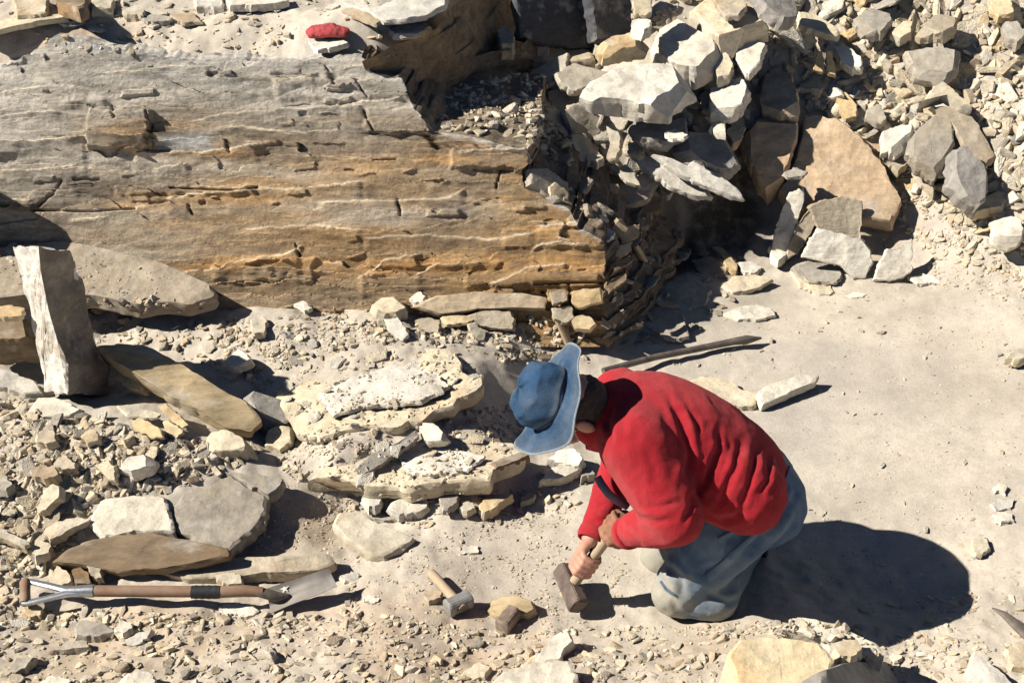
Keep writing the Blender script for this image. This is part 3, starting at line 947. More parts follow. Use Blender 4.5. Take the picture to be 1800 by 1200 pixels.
K('pale crooked rock standing under the big pale boulder', [(1064, 216), (1076, 212), (1092, 240), (1090, 262), (1082, 284), (1064, 280), (1072, 254)], 'cream', .04, n=(-.4, -1.0), z=.47)
K('blue-grey slab standing in shade left of the crooked pale rock', [(990, 190), (1020, 176), (1062, 214), (1050, 244), (1036, 270), (1004, 240)], 'grey', .03, n=(.5, -.9), z=.47)
K('dark shaded slab between the recess and the crooked rock', [(962, 160), (990, 148), (1020, 176), (992, 196), (968, 190)], 'slate', .04, n=(.3, -.6), z=.52)
K('small pale wedge left of the crooked rock', [(1026, 270), (1044, 262), (1062, 276), (1050, 286), (1036, 282)], 'cream', .03, z=.42)
K('dark grey boulder with a glossy pale patch in the stack', [(1188, 252), (1208, 230), (1250, 222), (1284, 238), (1304, 282), (1290, 300), (1262, 300), (1232, 284), (1200, 270)], 'slate', .06, n=(.15, -.45), z=.42, name=RB, rough=.007, relief=.01)
K('dark grey flat stone tucked under the big pale boulder', [(1110, 218), (1150, 214), (1206, 206), (1212, 232), (1170, 250), (1126, 240)], 'slate', .05, n=(.1, -.3), z=.49)
K('small white flat stone on the dark grey stone', [(1168, 232), (1186, 226), (1210, 236), (1200, 244), (1178, 242)], 'white', .015, z=.53)
K('small pale stone on the rim of the glossy dark boulder', [(1248, 222), (1256, 214), (1276, 218), (1276, 234), (1258, 230)], 'white', .03, z=.50)
K('brown shaded rock between the stack and the orange bedrock', [(1276, 232), (1290, 204), (1308, 204), (1312, 226), (1302, 250), (1288, 252)], 'tan', .05, n=(.2, -.4), z=.42)
K('long pale splinter slab pointing right, uppermost of the overhanging pair', [(1148, 270), (1176, 276), (1206, 290), (1222, 284), (1262, 306), (1296, 330), (1308, 348), (1286, 344), (1240, 326), (1196, 306)], 'pale', .022, n=(.10, -.45), z=.37)
K('long pale splinter slab pointing right, lower of the overhanging pair', [(1114, 272), (1130, 270), (1158, 284), (1196, 306), (1240, 330), (1252, 344), (1218, 342), (1180, 328), (1146, 306), (1124, 288)], 'pale', .025, n=(.10, -.45), z=.34)
K('short tan splinter under the overhanging splinter slabs', [(1150, 314), (1172, 322), (1184, 336), (1176, 346), (1160, 332)], 'cream', .03, n=(.1, -.4), z=.27)
K('pale triangular stone above the broken end of the outcrop', [(1078, 300), (1098, 288), (1112, 296), (1124, 324), (1104, 322)], 'cream', .02, n=(-.1, -.5), z=.36)
K('rusty shaded block at the top of the broken end', [(1036, 296), (1066, 288), (1076, 310), (1070, 334), (1040, 336)], 'brown', .06, n=(.2, -.5), z=.33)
K('narrow shaded block standing on the broken end', [(1006, 316), (1026, 314), (1030, 352), (1010, 356)], 'tan', .05, n=(.2, -.7), z=.36)
K('small white rock balanced on the right tip of the outcrop', [(1036, 402), (1052, 394), (1080, 404), (1082, 414), (1066, 422), (1042, 410)], 'white', .03, n=(0, -.3), y=4.31, rough=.006)
K('pale chip beside the white rock on the tip of the outcrop', [(1014, 398), (1028, 396), (1028, 408), (1016, 406)], 'white', .02, y=4.33)
K('grey slab leaning in shade over the broken end', [(1070, 330), (1110, 318), (1150, 334), (1140, 352), (1098, 360)], 'grey', .03, n=(.2, -.4), z=.29)
K('brown shaded block in the upper right of the broken end', [(1100, 352), (1144, 342), (1166, 344), (1164, 370), (1130, 378), (1104, 372)], 'brown', .06, n=(.3, -.5), z=.24)
K('shaded upright slab right of the stone pile on the outcrop', [(1004, 236), (1030, 232), (1046, 262), (1040, 292), (1014, 290)], 'grey', .04, n=(.6, -.7), lift=.03)
K('wide shaded slab face in the notch of the outcrop edge', [(930, 296), (962, 294), (1000, 322), (1004, 352), (984, 358), (952, 334), (934, 322)], 'grey', .03, n=(.7, -.5), lift=.02)
K('shaded block below the notch with a pointed top', [(962, 330), (978, 318), (1000, 340), (1000, 366), (976, 362)], 'tan', .03, n=(.5, -.9), lift=.02)
K('stacked tan block on the broken end above the leaning handle', [(1084, 398), (1128, 392), (1124, 418), (1090, 430)], 'tan', .05, n=(.5, -.9), lift=.03)
K('long shaded ledge block left of the leaning handle', [(1076, 436), (1112, 424), (1110, 442), (1080, 458)], 'tan', .04, n=(.5, -.9), lift=.03)
K('thin shaded plate sticking out of the broken end, upper', [(1070, 466), (1108, 448), (1112, 458), (1078, 480)], 'brown', .02, n=(.3, -.5), lift=.04)
K('thin shaded plate sticking out of the broken end, lower', [(1066, 496), (1100, 478), (1104, 490), (1072, 512)], 'brown', .02, n=(.3, -.5), lift=.04)
K('shaded angular block under the pale triangular stone', [(1110, 310), (1136, 300), (1160, 318), (1150, 336), (1120, 334)], 'grey', .05, n=(.4, -.6), lift=.03)
K('grey block wedged in the middle of the broken end', [(1104, 372), (1140, 366), (1142, 390), (1108, 398)], 'slate', .04, n=(.3, -.8), z=.20)

# ---- orange bedrock and slabs at the foot of the scree
K('orange bedrock block with a dark crack on its right', [(1300, 244), (1322, 220), (1344, 196), (1398, 200), (1406, 222), (1396, 262), (1378, 308), (1352, 342), (1334, 318), (1316, 284)], 'orange', .12, n=(-.15, -.72), z=.345, anchor=(1400, 262), name=RB, rough=.006, flare=0)
K('orange bedrock slab stained grey, right of the dark crack', [(1414, 204), (1470, 204), (1512, 236), (1556, 292), (1586, 350), (1570, 392), (1520, 384), (1470, 372), (1420, 372), (1384, 352), (1368, 336), (1388, 306), (1402, 262)], 'orange', .10, n=(-.12, -.74), z=.318, anchor=(1400, 262), name='bedrock_slab', rough=.008, relief=.014, flare=0)
K('small grey flat chip on the orange bedrock', [(1378, 302), (1398, 294), (1418, 302), (1412, 310), (1382, 311)], 'grey', .012, lift=.09)
K('white pointed slab leaning upright at the edge of the shadow', [(1352, 458), (1364, 398), (1388, 340), (1412, 328), (1414, 352), (1400, 392), (1390, 430), (1372, 462)], 'white', .015, n=(-.35, -1.8), anchor=(1366, 458), lift=.01)
K('tan slab standing beside the white pointed slab', [(1380, 458), (1398, 400), (1424, 368), (1440, 380), (1424, 414), (1402, 444)], 'tan', .015, n=(-.1, -1.6), anchor=(1386, 458), lift=.02)
K('square grey-tan slab leaning at the back of the group', [(1424, 366), (1442, 352), (1480, 346), (1516, 352), (1512, 418), (1470, 412), (1440, 402)], 'tan', .015, n=(.1, -1.5), anchor=(1470, 414), lift=.05)
K('round-edged cream slab leaning in front of the grey-tan slab', [(1410, 452), (1426, 418), (1438, 402), (1474, 410), (1512, 418), (1530, 438), (1534, 462), (1522, 488), (1500, 490), (1476, 466), (1446, 460)], 'white', .016, n=(.05, -1.4), anchor=(1500, 488), lift=.01)
K('grey flat slab lying in front of the round-edged slab', [(1390, 470), (1420, 458), (1462, 462), (1482, 482), (1470, 496), (1420, 492)], 'grey', .015, lift=.015)
K('thin crusty cream slab half sunk in the floor', [(1388, 474), (1402, 486), (1456, 498), (1466, 514), (1438, 516), (1406, 502)], 'cream', .012, lift=.008)
K('white jagged slab standing alone at the right of the group', [(1535, 492), (1546, 462), (1560, 438), (1578, 436), (1602, 420), (1606, 446), (1600, 462), (1606, 472), (1590, 488), (1562, 494)], 'white', .015, n=(-.05, -1.3), anchor=(1560, 494), lift=.012, rough=.005)
K('low white slab lying right of the standing white slab', [(1598, 486), (1622, 481), (1656, 488), (1654, 497), (1612, 498)], 'white', .012, lift=.010)
K('pale plate on the floor half in the shadow of the stack', [(1270, 500), (1292, 484), (1330, 482), (1360, 490), (1336, 504), (1304, 514), (1284, 516)], 'cream', .016, n=(0, -.15), lift=.03)
K('pale plate on the floor at the tip of the shadow', [(1270, 552), (1300, 540), (1330, 534), (1352, 540), (1366, 552), (1330, 560), (1292, 562)], 'white', .012, lift=.012)
K('small yellow-white stone at the edge of the shadow', [(1272, 458), (1284, 450), (1298, 464), (1294, 474), (1276, 470)], 'ochre', .03, lift=.03)
K('pale stone half lit beside the yellow-white stone', [(1300, 460), (1322, 458), (1338, 470), (1326, 480), (1304, 476)], 'pale', .02, lift=.02)
K('white block at the foot of the pointed slab', [(1354, 430), (1388, 428), (1390, 442), (1368, 460), (1356, 452)], 'white', .03, lift=.03)
K('grey slab lying in deep shadow below the wooden stick', [(1150, 508), (1180, 494), (1220, 490), (1250, 510), (1240, 536), (1200, 548), (1160, 528)], 'grey', .02, n=(.05, -.1))
K('grey plate in deep shadow left of the lying slab', [(1100, 540), (1140, 528), (1200, 552), (1212, 590), (1180, 596), (1140, 576)], 'grey', .015)
K('brown shaded stone at the back of the dark hollow', [(1216, 456), (1250, 448), (1284, 470), (1270, 486), (1230, 480)], 'tan', .03)
K('white chip on the floor beyond the slab group', [(1486, 516), (1500, 513), (1526, 518), (1516, 524), (1494, 523)], 'white', .008)
K('brown-stained slab on the floor behind the red back', [(1210, 668), (1232, 660), (1290, 668), (1300, 684), (1332, 690), (1326, 712), (1284, 712), (1240, 700)], 'cream', .025, lift=.025, rough=.007)
K('long pale slab on the floor with a hard shadow under its front edge', [(1330, 690), (1346, 676), (1392, 664), (1404, 656), (1440, 658), (1434, 670), (1400, 684), (1370, 698), (1340, 710)], 'white', .03, n=(.02, -.1), lift=.045, rough=.004)
K('small stone at the right edge of the floor casting a dark shadow', [(1768, 626), (1786, 612), (1830, 606), (1830, 622), (1790, 630)], 'cream', .035, lift=.04)

# ---- big stones of the scree, right
K('white stone high in the scree beside the tall grey slab', [(1550, 232), (1572, 220), (1604, 216), (1612, 232), (1598, 252), (1578, 266), (1552, 262)], 'white', .06, n=(-.1, -.5), lift=.05, name=RB)
K('big grey-tan stone left of the tall slab in the scree', [(1600, 236), (1618, 206), (1650, 196), (1676, 214), (1680, 250), (1662, 286), (1644, 306), (1612, 288), (1596, 262)], 'dull', .08, n=(-.15, -.6), lift=.07, name=RB)
K('tall flat tan slab leaning on the scree', [(1636, 186), (1690, 184), (1716, 212), (1752, 276), (1732, 296), (1700, 262), (1674, 214)], 'tan', .03, n=(.05, -.6), lift=.04)
K('grey angular block with a pale left face in the scree', [(1680, 258), (1700, 256), (1724, 280), (1742, 312), (1736, 344), (1722, 362), (1694, 346), (1676, 318)], 'slate', .09, n=(.15, -.7), lift=.08, name=RB)
K('pale ramp-like stone below the grey angular block', [(1676, 330), (1700, 346), (1736, 362), (1758, 334), (1784, 340), (1760, 366), (1716, 372), (1684, 350)], 'cream', .05, n=(0, -.4), lift=.03)
K('white stone low in the scree near the right edge', [(1744, 384), (1760, 374), (1790, 378), (1802, 400), (1796, 420), (1768, 430), (1748, 414)], 'white', .06, n=(-.1, -.5), lift=.05, name=RB)
K('grey rock with a flat top at the head of the scree', [(1500, 30), (1530, 12), (1566, 18), (1570, 36), (1548, 58), (1514, 52)], 'grey', .05, n=(-.1, -.4), lift=.05, name=RB)
K('pale rock with a lit face near the top of the scree', [(1565, 56), (1588, 34), (1606, 36), (1602, 58), (1580, 70)], 'cream', .04, n=(-.2, -.4), lift=.04)
K('tan block with a shaded front below the top edge of the scree', [(1612, 48), (1640, 26), (1684, 22), (1680, 46), (1660, 56), (1620, 54)], 'tan', .06, n=(-.1, -.2), lift=.06, name=RB)
K('long pale slab sloping down from the shaded block at the top', [(1402, 20), (1430, 22), (1476, 50), (1474, 64), (1440, 56), (1404, 42)], 'cream', .03, n=(0, -.3), lift=.05)
K('white stone with a dark hollow beside it, middle of the scree', [(1466, 82), (1484, 76), (1514, 98), (1518, 120), (1494, 118), (1474, 104)], 'white', .04, n=(-.2, -.4), lift=.04)
K('upright ochre splinter in the middle of the scree', [(1430, 122), (1436, 94), (1446, 88), (1450, 118), (1446, 128)], 'ochre', .03, n=(-.2, -1.2), lift=.06)
K('second upright ochre splinter right of the first', [(1452, 122), (1454, 86), (1464, 92), (1470, 132), (1460, 134)], 'ochre', .03, n=(-.2, -1.2), lift=.06)
K('broad grey-tan stone in the middle of the scree', [(1590, 88), (1640, 82), (1690, 86), (1684, 120), (1650, 140), (1612, 128)], 'grey', .06, n=(-.1, -.5), lift=.05, name=RB)
K('arched tan stone over a dark cavity in the scree', [(1622, 176), (1640, 152), (1658, 140), (1680, 160), (1712, 186), (1690, 182), (1656, 160)], 'cream', .05, n=(0, -.3), lift=.07)
K('pale yellow stone left of the scree centre', [(1470, 168), (1486, 160), (1508, 186), (1506, 204), (1486, 208), (1476, 190)], 'ochre', .03, n=(-.2, -.5), lift=.03)
K('flat grey stone left of the white scree stone', [(1524, 190), (1550, 182), (1560, 210), (1546, 220), (1522, 206)], 'grey', .03, n=(-.1, -.5), lift=.03)
K('tan stone standing low in the scree above the floor', [(1556, 262), (1590, 260), (1604, 284), (1578, 300), (1554, 282)], 'tan', .04, n=(-.1, -.6), lift=.03)
K('cream splinter lying below the big grey-tan stone', [(1604, 300), (1622, 296), (1644, 326), (1640, 342), (1618, 322)], 'cream', .03, n=(-.1, -.5), lift=.03)
K('rounded grey stone near the right edge of the scree', [(1764, 40), (1790, 34), (1804, 60), (1790, 76), (1768, 66)], 'grey', .05, n=(-.1, -.4), lift=.04)
K('ochre slab at the top right corner of the photo', [(1740, -14), (1776, -10), (1784, 24), (1756, 30), (1742, 12)], 'ochre', .04, n=(-.1, -.4), lift=.04)

# ---- left: slabs between outcrop and rubble
K('dust-covered sloping slab at the foot of the outcrop, left', [(-80, 440), (0, 432), (110, 420), (210, 440), (280, 458), (330, 480), (376, 500), (382, 516), (336, 534), (290, 530), (244, 536), (160, 520), (90, 516), (-60, 530)], 'tan', .06, n=(.06, -.18), z=.30, rough=.008, relief=.01, step=.012)
K('large brown block at the far left edge under a pale slab', [(-60, 556), (10, 552), (60, 556), (72, 590), (60, 600), (-60, 600)], 'brown', .12, n=(0, -.3), lift=.14, name=RB)
K('small yellow slab on the brown block at the far left', [(-20, 540), (20, 535), (44, 542), (36, 554), (-10, 556)], 'ochre', .02, lift=.20)
K('pale broken slab lying at the far left below the brown block', [(-40, 640), (20, 650), (64, 668), (76, 690), (40, 690), (-40, 668)], 'pale', .04, n=(.1, -.2), lift=.04)
K('grey faceted stone in front of the standing slab', [(36, 716), (56, 700), (92, 694), (116, 704), (150, 722), (112, 732), (70, 732)], 'pale', .045, n=(-.1, -.25), lift=.04, name=RB)
K('thin tan plate tilted on edge below the leaning slab, left one', [(230, 740), (246, 734), (280, 752), (288, 770), (262, 768), (238, 756)], 'ochre', .012, n=(-.2, -.5), lift=.03)
K('thin tan plate tilted on edge below the leaning slab, upper one', [(276, 712), (292, 710), (312, 726), (332, 748), (318, 752), (296, 736)], 'ochre', .012, n=(-.3, -.7), lift=.05)
K('thin tan plate tilted on edge below the leaning slab, right one', [(286, 738), (300, 738), (322, 758), (306, 772), (290, 760)], 'ochre', .012, n=(-.3, -.6), lift=.03)
K('flat pale flake lying above the tilted plates', [(206, 714), (240, 716), (282, 726), (270, 734), (224, 730)], 'cream', .01, lift=.04)
K('white pointed rock on the shadowed ground behind the leaning slab', [(382, 642), (398, 624), (418, 609), (434, 620), (441, 632), (424, 642), (404, 646)], 'white', .04, n=(-.2, -.4), lift=.05, name=RB, rough=.004)
K('small pale rock touching the white pointed rock', [(390, 652), (406, 646), (420, 650), (414, 660), (396, 660)], 'cream', .02)
K('bluish shaded block right of the leaning slab', [(424, 688), (452, 682), (480, 684), (530, 714), (506, 742), (470, 744), (440, 720)], 'slate', .07, n=(.25, -.1), lift=.04, name=RB)
K('cream block right of the rubble with a dark shadow behind it', [(356, 774), (372, 756), (400, 752), (440, 772), (446, 784), (410, 790), (370, 792)], 'cream', .07, n=(-.05, -.2), lift=.06, name=RB)
K('tan block standing in the shadow gap right of the cream block', [(460, 760), (486, 744), (512, 748), (510, 776), (490, 794), (466, 780)], 'cream', .06, n=(-.1, -.4), lift=.05, name=RB)
K('white egg-shaped rock with a shaded end in the left rubble', [(206, 818), (222, 800), (262, 794), (272, 802), (262, 818), (230, 828)], 'white', .05, n=(-.15, -.25), lift=.045, name=RB, rough=.004)
K('leaf-shaped tan stone in the left rubble', [(62, 890), (76, 862), (92, 846), (108, 856), (104, 874), (84, 892), (66, 902)], 'cream', .03, n=(-.25, -.45), lift=.035)
K('triangular tan stone in the left rubble', [(164, 816), (184, 808), (202, 816), (204, 846), (190, 842)], 'cream', .025, n=(-.2, -.4), lift=.03)
K('grey-brown stone at the upper left of the rubble', [(66, 760), (80, 750), (96, 758), (100, 778), (78, 782), (64, 774)], 'tan', .035, n=(-.1, -.3), lift=.03)
K('tan stone with a pointed top in the upper rubble', [(140, 768), (160, 752), (172, 760), (174, 774), (152, 780)], 'cream', .03, n=(-.1, -.35), lift=.03)
K('reddish wedge stone in the middle of the rubble', [(96, 818), (110, 796), (134, 812), (130, 824), (108, 826)], 'tan', .03, n=(-.1, -.35), lift=.03)
K('low tan slab in the rubble left of the triangular stone', [(52, 824), (72, 814), (100, 822), (106, 836), (84, 842), (56, 838)], 'tan', .03, n=(-.05, -.25), lift=.03)
K('cracked grey flat slab half buried above the long brown ridge', [(300, 892), (318, 868), (350, 850), (392, 824), (412, 836), (440, 856), (472, 874), (468, 900), (450, 930), (400, 968), (352, 952), (312, 936), (304, 914)], 'dull', .05, n=(-.02, -.12), lift=.03, rough=.008, relief=.004, name='rock_slab', flare=0)
K('pale chalky slab left of the cracked grey slab', [(158, 900), (182, 874), (232, 866), (294, 872), (304, 914), (310, 934), (240, 936), (180, 944), (160, 930)], 'pale', .04, n=(0, -.1), lift=.025, rough=.008, relief=.004, flare=0)
K('small grey slab right of the crack', [(404, 828), (440, 832), (500, 838), (496, 852), (474, 872), (444, 856), (420, 840)], 'dull', .04, n=(.02, -.1), lift=.03, flare=0)
K('long brown ridge-shaped slab above the shovel', [(88, 988), (120, 962), (160, 946), (220, 936), (262, 932), (320, 944), (402, 962), (404, 976), (340, 992), (270, 1002), (210, 1004), (150, 996)], 'brown', .045, n=(-.02, -.5), lift=.05, rough=.006, flare=0)
K('long flat tan slab between the brown ridge and the shovel blade', [(280, 1002), (360, 982), (440, 976), (540, 976), (580, 972), (592, 988), (560, 1000), (500, 1006), (420, 1012), (330, 1016)], 'tan', .04, n=(0, -.12), lift=.035, flare=0)
K('white stone leaning on the rubble left of the brown ridge', [(76, 930), (100, 916), (140, 906), (158, 912), (130, 926), (104, 944), (84, 952)], 'cream', .03, n=(-.1, -.4), lift=.03)
K('tan angular stone at the left edge above the shovel grip', [(48, 962), (66, 946), (92, 954), (86, 972), (62, 978)], 'cream', .03, lift=.03)
K('pale long stone at the left edge of the rubble', [(-30, 910), (0, 926), (50, 950), (46, 964), (20, 952), (-30, 934)], 'cream', .03, n=(.1, -.3), lift=.04)
K('grey-blue stone at the far left of the rubble', [(-20, 836), (10, 834), (22, 850), (12, 862), (-20, 856)], 'grey', .03, lift=.03)
K('yellow-brown stone under the shovel grip', [(40, 1064), (60, 1058), (76, 1066), (72, 1082), (48, 1086)], 'ochre', .03, lift=.02)
K('triangular cream stone with pits just above the shovel handle', [(84, 1018), (98, 994), (106, 992), (126, 1014), (124, 1026), (96, 1026)], 'cream', .03, n=(-.1, -.5), lift=.03)
K('dark brown block just above the shovel handle', [(124, 1000), (142, 994), (156, 1006), (160, 1026), (130, 1026)], 'brown', .05, n=(0, -.3), lift=.04)
K('brown upright stone behind the shovel handle', [(150, 992), (168, 982), (176, 996), (178, 1014), (158, 1016)], 'tan', .05, n=(0, -.4), lift=.04)
K('pale block behind the taped part of the shovel', [(374, 1010), (396, 1004), (426, 1008), (428, 1026), (392, 1028)], 'cream', .03, n=(0, -.2), lift=.03)

# ---- ledge in the middle, left of the person
K('wide crusty slab in the middle whose raised right edge shades the ground', [(480, 690), (520, 650), (590, 640), (640, 612), (716, 604), (790, 612), (814, 632), (812, 652), (832, 668), (852, 656), (854, 676), (834, 694), (812, 700), (800, 716), (760, 724), (742, 738), (716, 736), (700, 748), (640, 750), (560, 772), (520, 760)], 'cream', .045, n=(-.13, .05), z=.175, rough=.008, relief=.016, flare=-.05, step=.007)
K('thin pale sheet of rock lying on the wide crusty slab', [(560, 690), (610, 664), (690, 640), (760, 650), (790, 676), (740, 704), (650, 712), (590, 726)], 'pale', .014, n=(-.13, .03), z=.192, rough=.009, relief=.008, flare=.05, step=.007)
K('second pale crusty slab in front of the wide slab', [(540, 842), (566, 822), (620, 806), (660, 776), (730, 758), (800, 756), (840, 770), (900, 776), (928, 792), (926, 806), (868, 822), (862, 842), (800, 846), (720, 858), (690, 852), (640, 850), (596, 838)], 'cream', .055, n=(-.03, .05), z=.115, rough=.007, relief=.015, flare=0, step=.007)
K('thin cream sheet with a sharp point on the second crusty slab', [(700, 800), (740, 780), (800, 790), (852, 800), (820, 826), (760, 836), (716, 828)], 'white', .012, n=(-.03, .03), z=.128, rough=.008, relief=.007, step=.007)
K('brown-stained stone strip along the front of the crusty slab', [(545, 842), (600, 846), (700, 860), (780, 852), (866, 842), (866, 858), (780, 866), (690, 872), (600, 862)], 'brown', .05, n=(0, -.9), z=.095, rough=.005, flare=0)
K('white oval stone leaning in the gap between the two crusty slabs', [(732, 738), (748, 736), (770, 748), (788, 768), (776, 776), (748, 776), (738, 758)], 'white', .035, n=(-.2, -.4), lift=.04, rough=.004, name=RB)
K('bluish ridge of stone across the second crusty slab', [(626, 822), (652, 796), (700, 776), (732, 754), (738, 764), (706, 792), (662, 822), (640, 834)], 'slate', .03, n=(.1, -.5), z=.155, rough=.006)
K('brown wedge block beside the tip of the blue hat', [(864, 812), (896, 800), (926, 792), (930, 800), (900, 812), (868, 822)], 'brown', .045, n=(0, -.15), z=.13)
K('pale block under the tip of the blue hat', [(950, 842), (964, 824), (1000, 808), (1020, 810), (1020, 826), (984, 840)], 'pale', .04, n=(0, -.2), lift=.035)
K('white block behind the face of the kneeling person', [(962, 806), (984, 788), (1008, 784), (1026, 802), (1018, 822), (996, 816)], 'white', .05, n=(-.1, -.2), lift=.05)
K('grey-brown wedge right of the pale block under the hat', [(1020, 812), (1040, 818), (1046, 832), (1022, 840)], 'grey', .03, lift=.02)
K('white chunk at the left end of the row below the brown strip', [(634, 872), (650, 866), (672, 870), (668, 888), (648, 892)], 'white', .03, lift=.03)
K('large grey-white stone in the row below the brown strip', [(678, 886), (694, 874), (730, 870), (752, 874), (752, 892), (734, 902), (698, 904)], 'pale', .035, n=(0, -.2), lift=.035, name=RB)
K('flat grey leaf-shaped stone lying below the brown strip', [(640, 900), (668, 896), (700, 904), (708, 912), (680, 914), (652, 908)], 'grey', .014, lift=.014)
K('half-round grey stone with a dark rim below the brown strip', [(772, 872), (790, 866), (806, 868), (804, 884), (782, 898), (774, 888)], 'grey', .02, lift=.022)
K('small rounded tan stone right of the half-round stone', [(804, 892), (816, 880), (832, 882), (836, 892), (820, 900)], 'cream', .022, lift=.02)
K('bright cream wedge stone near the hat, row below the brown strip', [(842, 886), (852, 870), (884, 866), (904, 868), (880, 884), (862, 900), (846, 902)], 'ochre', .03, lift=.03)
K('small cream stone right of the bright wedge stone', [(914, 874), (930, 864), (942, 868), (934, 878), (916, 884)], 'cream', .018, lift=.018)
K('flat cream kite-shaped slab on the floor left of the hammers', [(584, 918), (592, 900), (612, 896), (660, 914), (727, 942), (704, 960), (676, 976), (652, 974), (610, 946)], 'cream', .035, n=(-.04, -.06), lift=.05, rough=.004, relief=.003)
K('pale plate beside the tip of the shovel blade', [(596, 1012), (616, 1004), (640, 1012), (650, 1020), (628, 1024), (604, 1022)], 'pale', .012)
K('white chip in front of the shovel blade', [(636, 1048), (652, 1044), (668, 1050), (660, 1058), (640, 1056)], 'white', .01)
K('small pale plate in the floor above the hammers', [(796, 964), (812, 958), (840, 958), (840, 970), (806, 974)], 'pale', .01)
K('brown dust-caked stone lying against the dusty hammer head', [(852, 1072), (866, 1054), (884, 1044), (914, 1044), (938, 1056), (944, 1070), (926, 1080), (900, 1078), (876, 1086)], 'gold', .035, n=(-.1, -.15), lift=.03, rough=.006)
K('tan chunk beside the handle of the lying hammer', [(744, 1046), (758, 1034), (778, 1036), (776, 1048), (752, 1056)], 'tan', .03, lift=.025)

# ---- pieces loosened along the foot of the outcrop
K('knobbly rock with a dark underside at the foot of the outcrop', [(650, 536), (672, 520), (692, 510), (704, 528), (716, 540), (700, 548), (664, 550)], 'cream', .05, n=(-.05, -.2), lift=.05, name=RB, rough=.008)
K('small white rock at the foot of the outcrop', [(722, 520), (738, 510), (748, 520), (744, 530), (728, 530)], 'white', .025)
K('long grey-brown strip of rock at the foot of the outcrop', [(722, 540), (760, 520), (832, 512), (920, 514), (962, 522), (960, 542), (900, 540), (836, 544), (770, 552)], 'tan', .05, n=(0, -1.0), lift=.03, rough=.006, flare=0)
K('lower strip of brown rock at the foot of the outcrop', [(820, 556), (844, 544), (900, 546), (906, 560), (904, 580), (856, 576), (826, 568)], 'tan', .05, n=(0, -1.0), lift=.03, flare=0)
K('brown square block at the foot of the outcrop near its tip', [(1004, 512), (1030, 506), (1056, 506), (1060, 530), (1036, 536), (1016, 544), (1004, 530)], 'ochre', .06, n=(-.1, -1.2), y=4.02, flare=0, rough=.004)
K('narrow brown block left of the square block', [(966, 512), (996, 508), (998, 530), (972, 534)], 'tan', .06, n=(0, -1.2), y=4.03, flare=0, rough=.004)
K('lowest brown block under the tip of the outcrop', [(1000, 560), (1020, 552), (1042, 556), (1048, 568), (1036, 580), (1010, 578)], 'ochre', .06, n=(-.1, -1.0), y=3.98, flare=0, rough=.004)
K('tan block behind the lowest brown block', [(970, 540), (1006, 536), (1010, 556), (996, 570), (974, 562)], 'tan', .06, n=(0, -1.1), y=4.0, flare=0, rough=.005)
K('white upright sliver in front of the foot of the outcrop', [(822, 568), (836, 566), (856, 588), (848, 600), (830, 590)], 'cream', .012, n=(.3, -.8), lift=.03)
K('grey slab leaning on the rubble at the foot of the outcrop', [(674, 560), (700, 556), (718, 584), (706, 600), (684, 582)], 'pale', .02, n=(-.2, -.5), lift=.03)
K('yellow plate beside the grey leaning slab', [(776, 556), (806, 550), (834, 556), (824, 566), (786, 570)], 'ochre', .014, lift=.03)
K('small orange stone at the foot of the outcrop', [(656, 578), (666, 572), (676, 578), (672, 586), (660, 586)], 'ochre', .02)
K('tan block with a shaded side among the rubble below the outcrop', [(730, 562), (752, 556), (776, 566), (772, 584), (740, 580)], 'tan', .03, n=(0, -.3), lift=.03)
K('tan pebble-like block left of the rubble below the outcrop', [(440, 560), (456, 550), (470, 560), (466, 582), (444, 584)], 'cream', .03, lift=.03)
K('small flat stone with a long shadow below the outcrop', [(516, 534), (534, 528), (548, 540), (536, 546)], 'white', .015, lift=.02)

# ---- foreground
K('large cream-orange block with a straight lower face in the bottom right foreground', [(1276, 1150), (1296, 1122), (1334, 1116), (1400, 1120), (1444, 1128), (1470, 1156), (1462, 1178), (1452, 1240), (1300, 1250), (1290, 1190)], 'honey', .27, n=(.02, -.16), z=.25, rough=.005, relief=.006)
K('grey ridge of stone behind the cream foreground stone', [(1372, 1104), (1392, 1082), (1440, 1086), (1480, 1098), (1540, 1128), (1560, 1150), (1500, 1142), (1476, 1156), (1440, 1118)], 'pale', .19, n=(.03, -.15), z=.185, rough=.007)
K('mossy-looking tan knob on the grey ridge', [(1466, 1136), (1480, 1122), (1508, 1122), (1518, 1138), (1500, 1154), (1476, 1152)], 'cream', .06, z=.205, rough=.006)
K('white knobbly rock at the bottom edge below the dusty hammer head', [(936, 1156), (960, 1132), (976, 1112), (1000, 1104), (1008, 1122), (990, 1142), (984, 1158), (950, 1166)], 'white', .05, n=(-.1, -.2), lift=.05, name=RB, rough=.008)
K('large grey slab cut by the bottom edge below the white knobbly rock', [(850, 1210), (880, 1178), (940, 1160), (1008, 1156), (1014, 1190), (1012, 1230), (860, 1240)], 'pale', .08, n=(0, -.1), lift=.05, rough=.007)
K('tan stone at the bottom edge left of the grey slab', [(812, 1180), (836, 1162), (862, 1170), (852, 1190), (826, 1196)], 'cream', .03)
K('added rock at the bottom right, tilted from the sun to stand for shadow', [(1446, 1176), (1490, 1160), (1560, 1162), (1640, 1180), (1690, 1210), (1690, 1260), (1450, 1260)], 'slate', .06, n=(1.1, .25), z=.07, rough=.008)  # added rock, tilted from the sun in place of a cast shadow
K('pale slab at the right bottom corner with a dark edge', [(1700, 1180), (1712, 1142), (1726, 1150), (1756, 1176), (1790, 1210), (1730, 1230)], 'pale', .05, n=(-.05, -.2), lift=.05)
K('flat cream slab at the right edge below the tool tip', [(1766, 1140), (1800, 1120), (1840, 1130), (1840, 1170), (1780, 1170)], 'cream', .02, lift=.02)
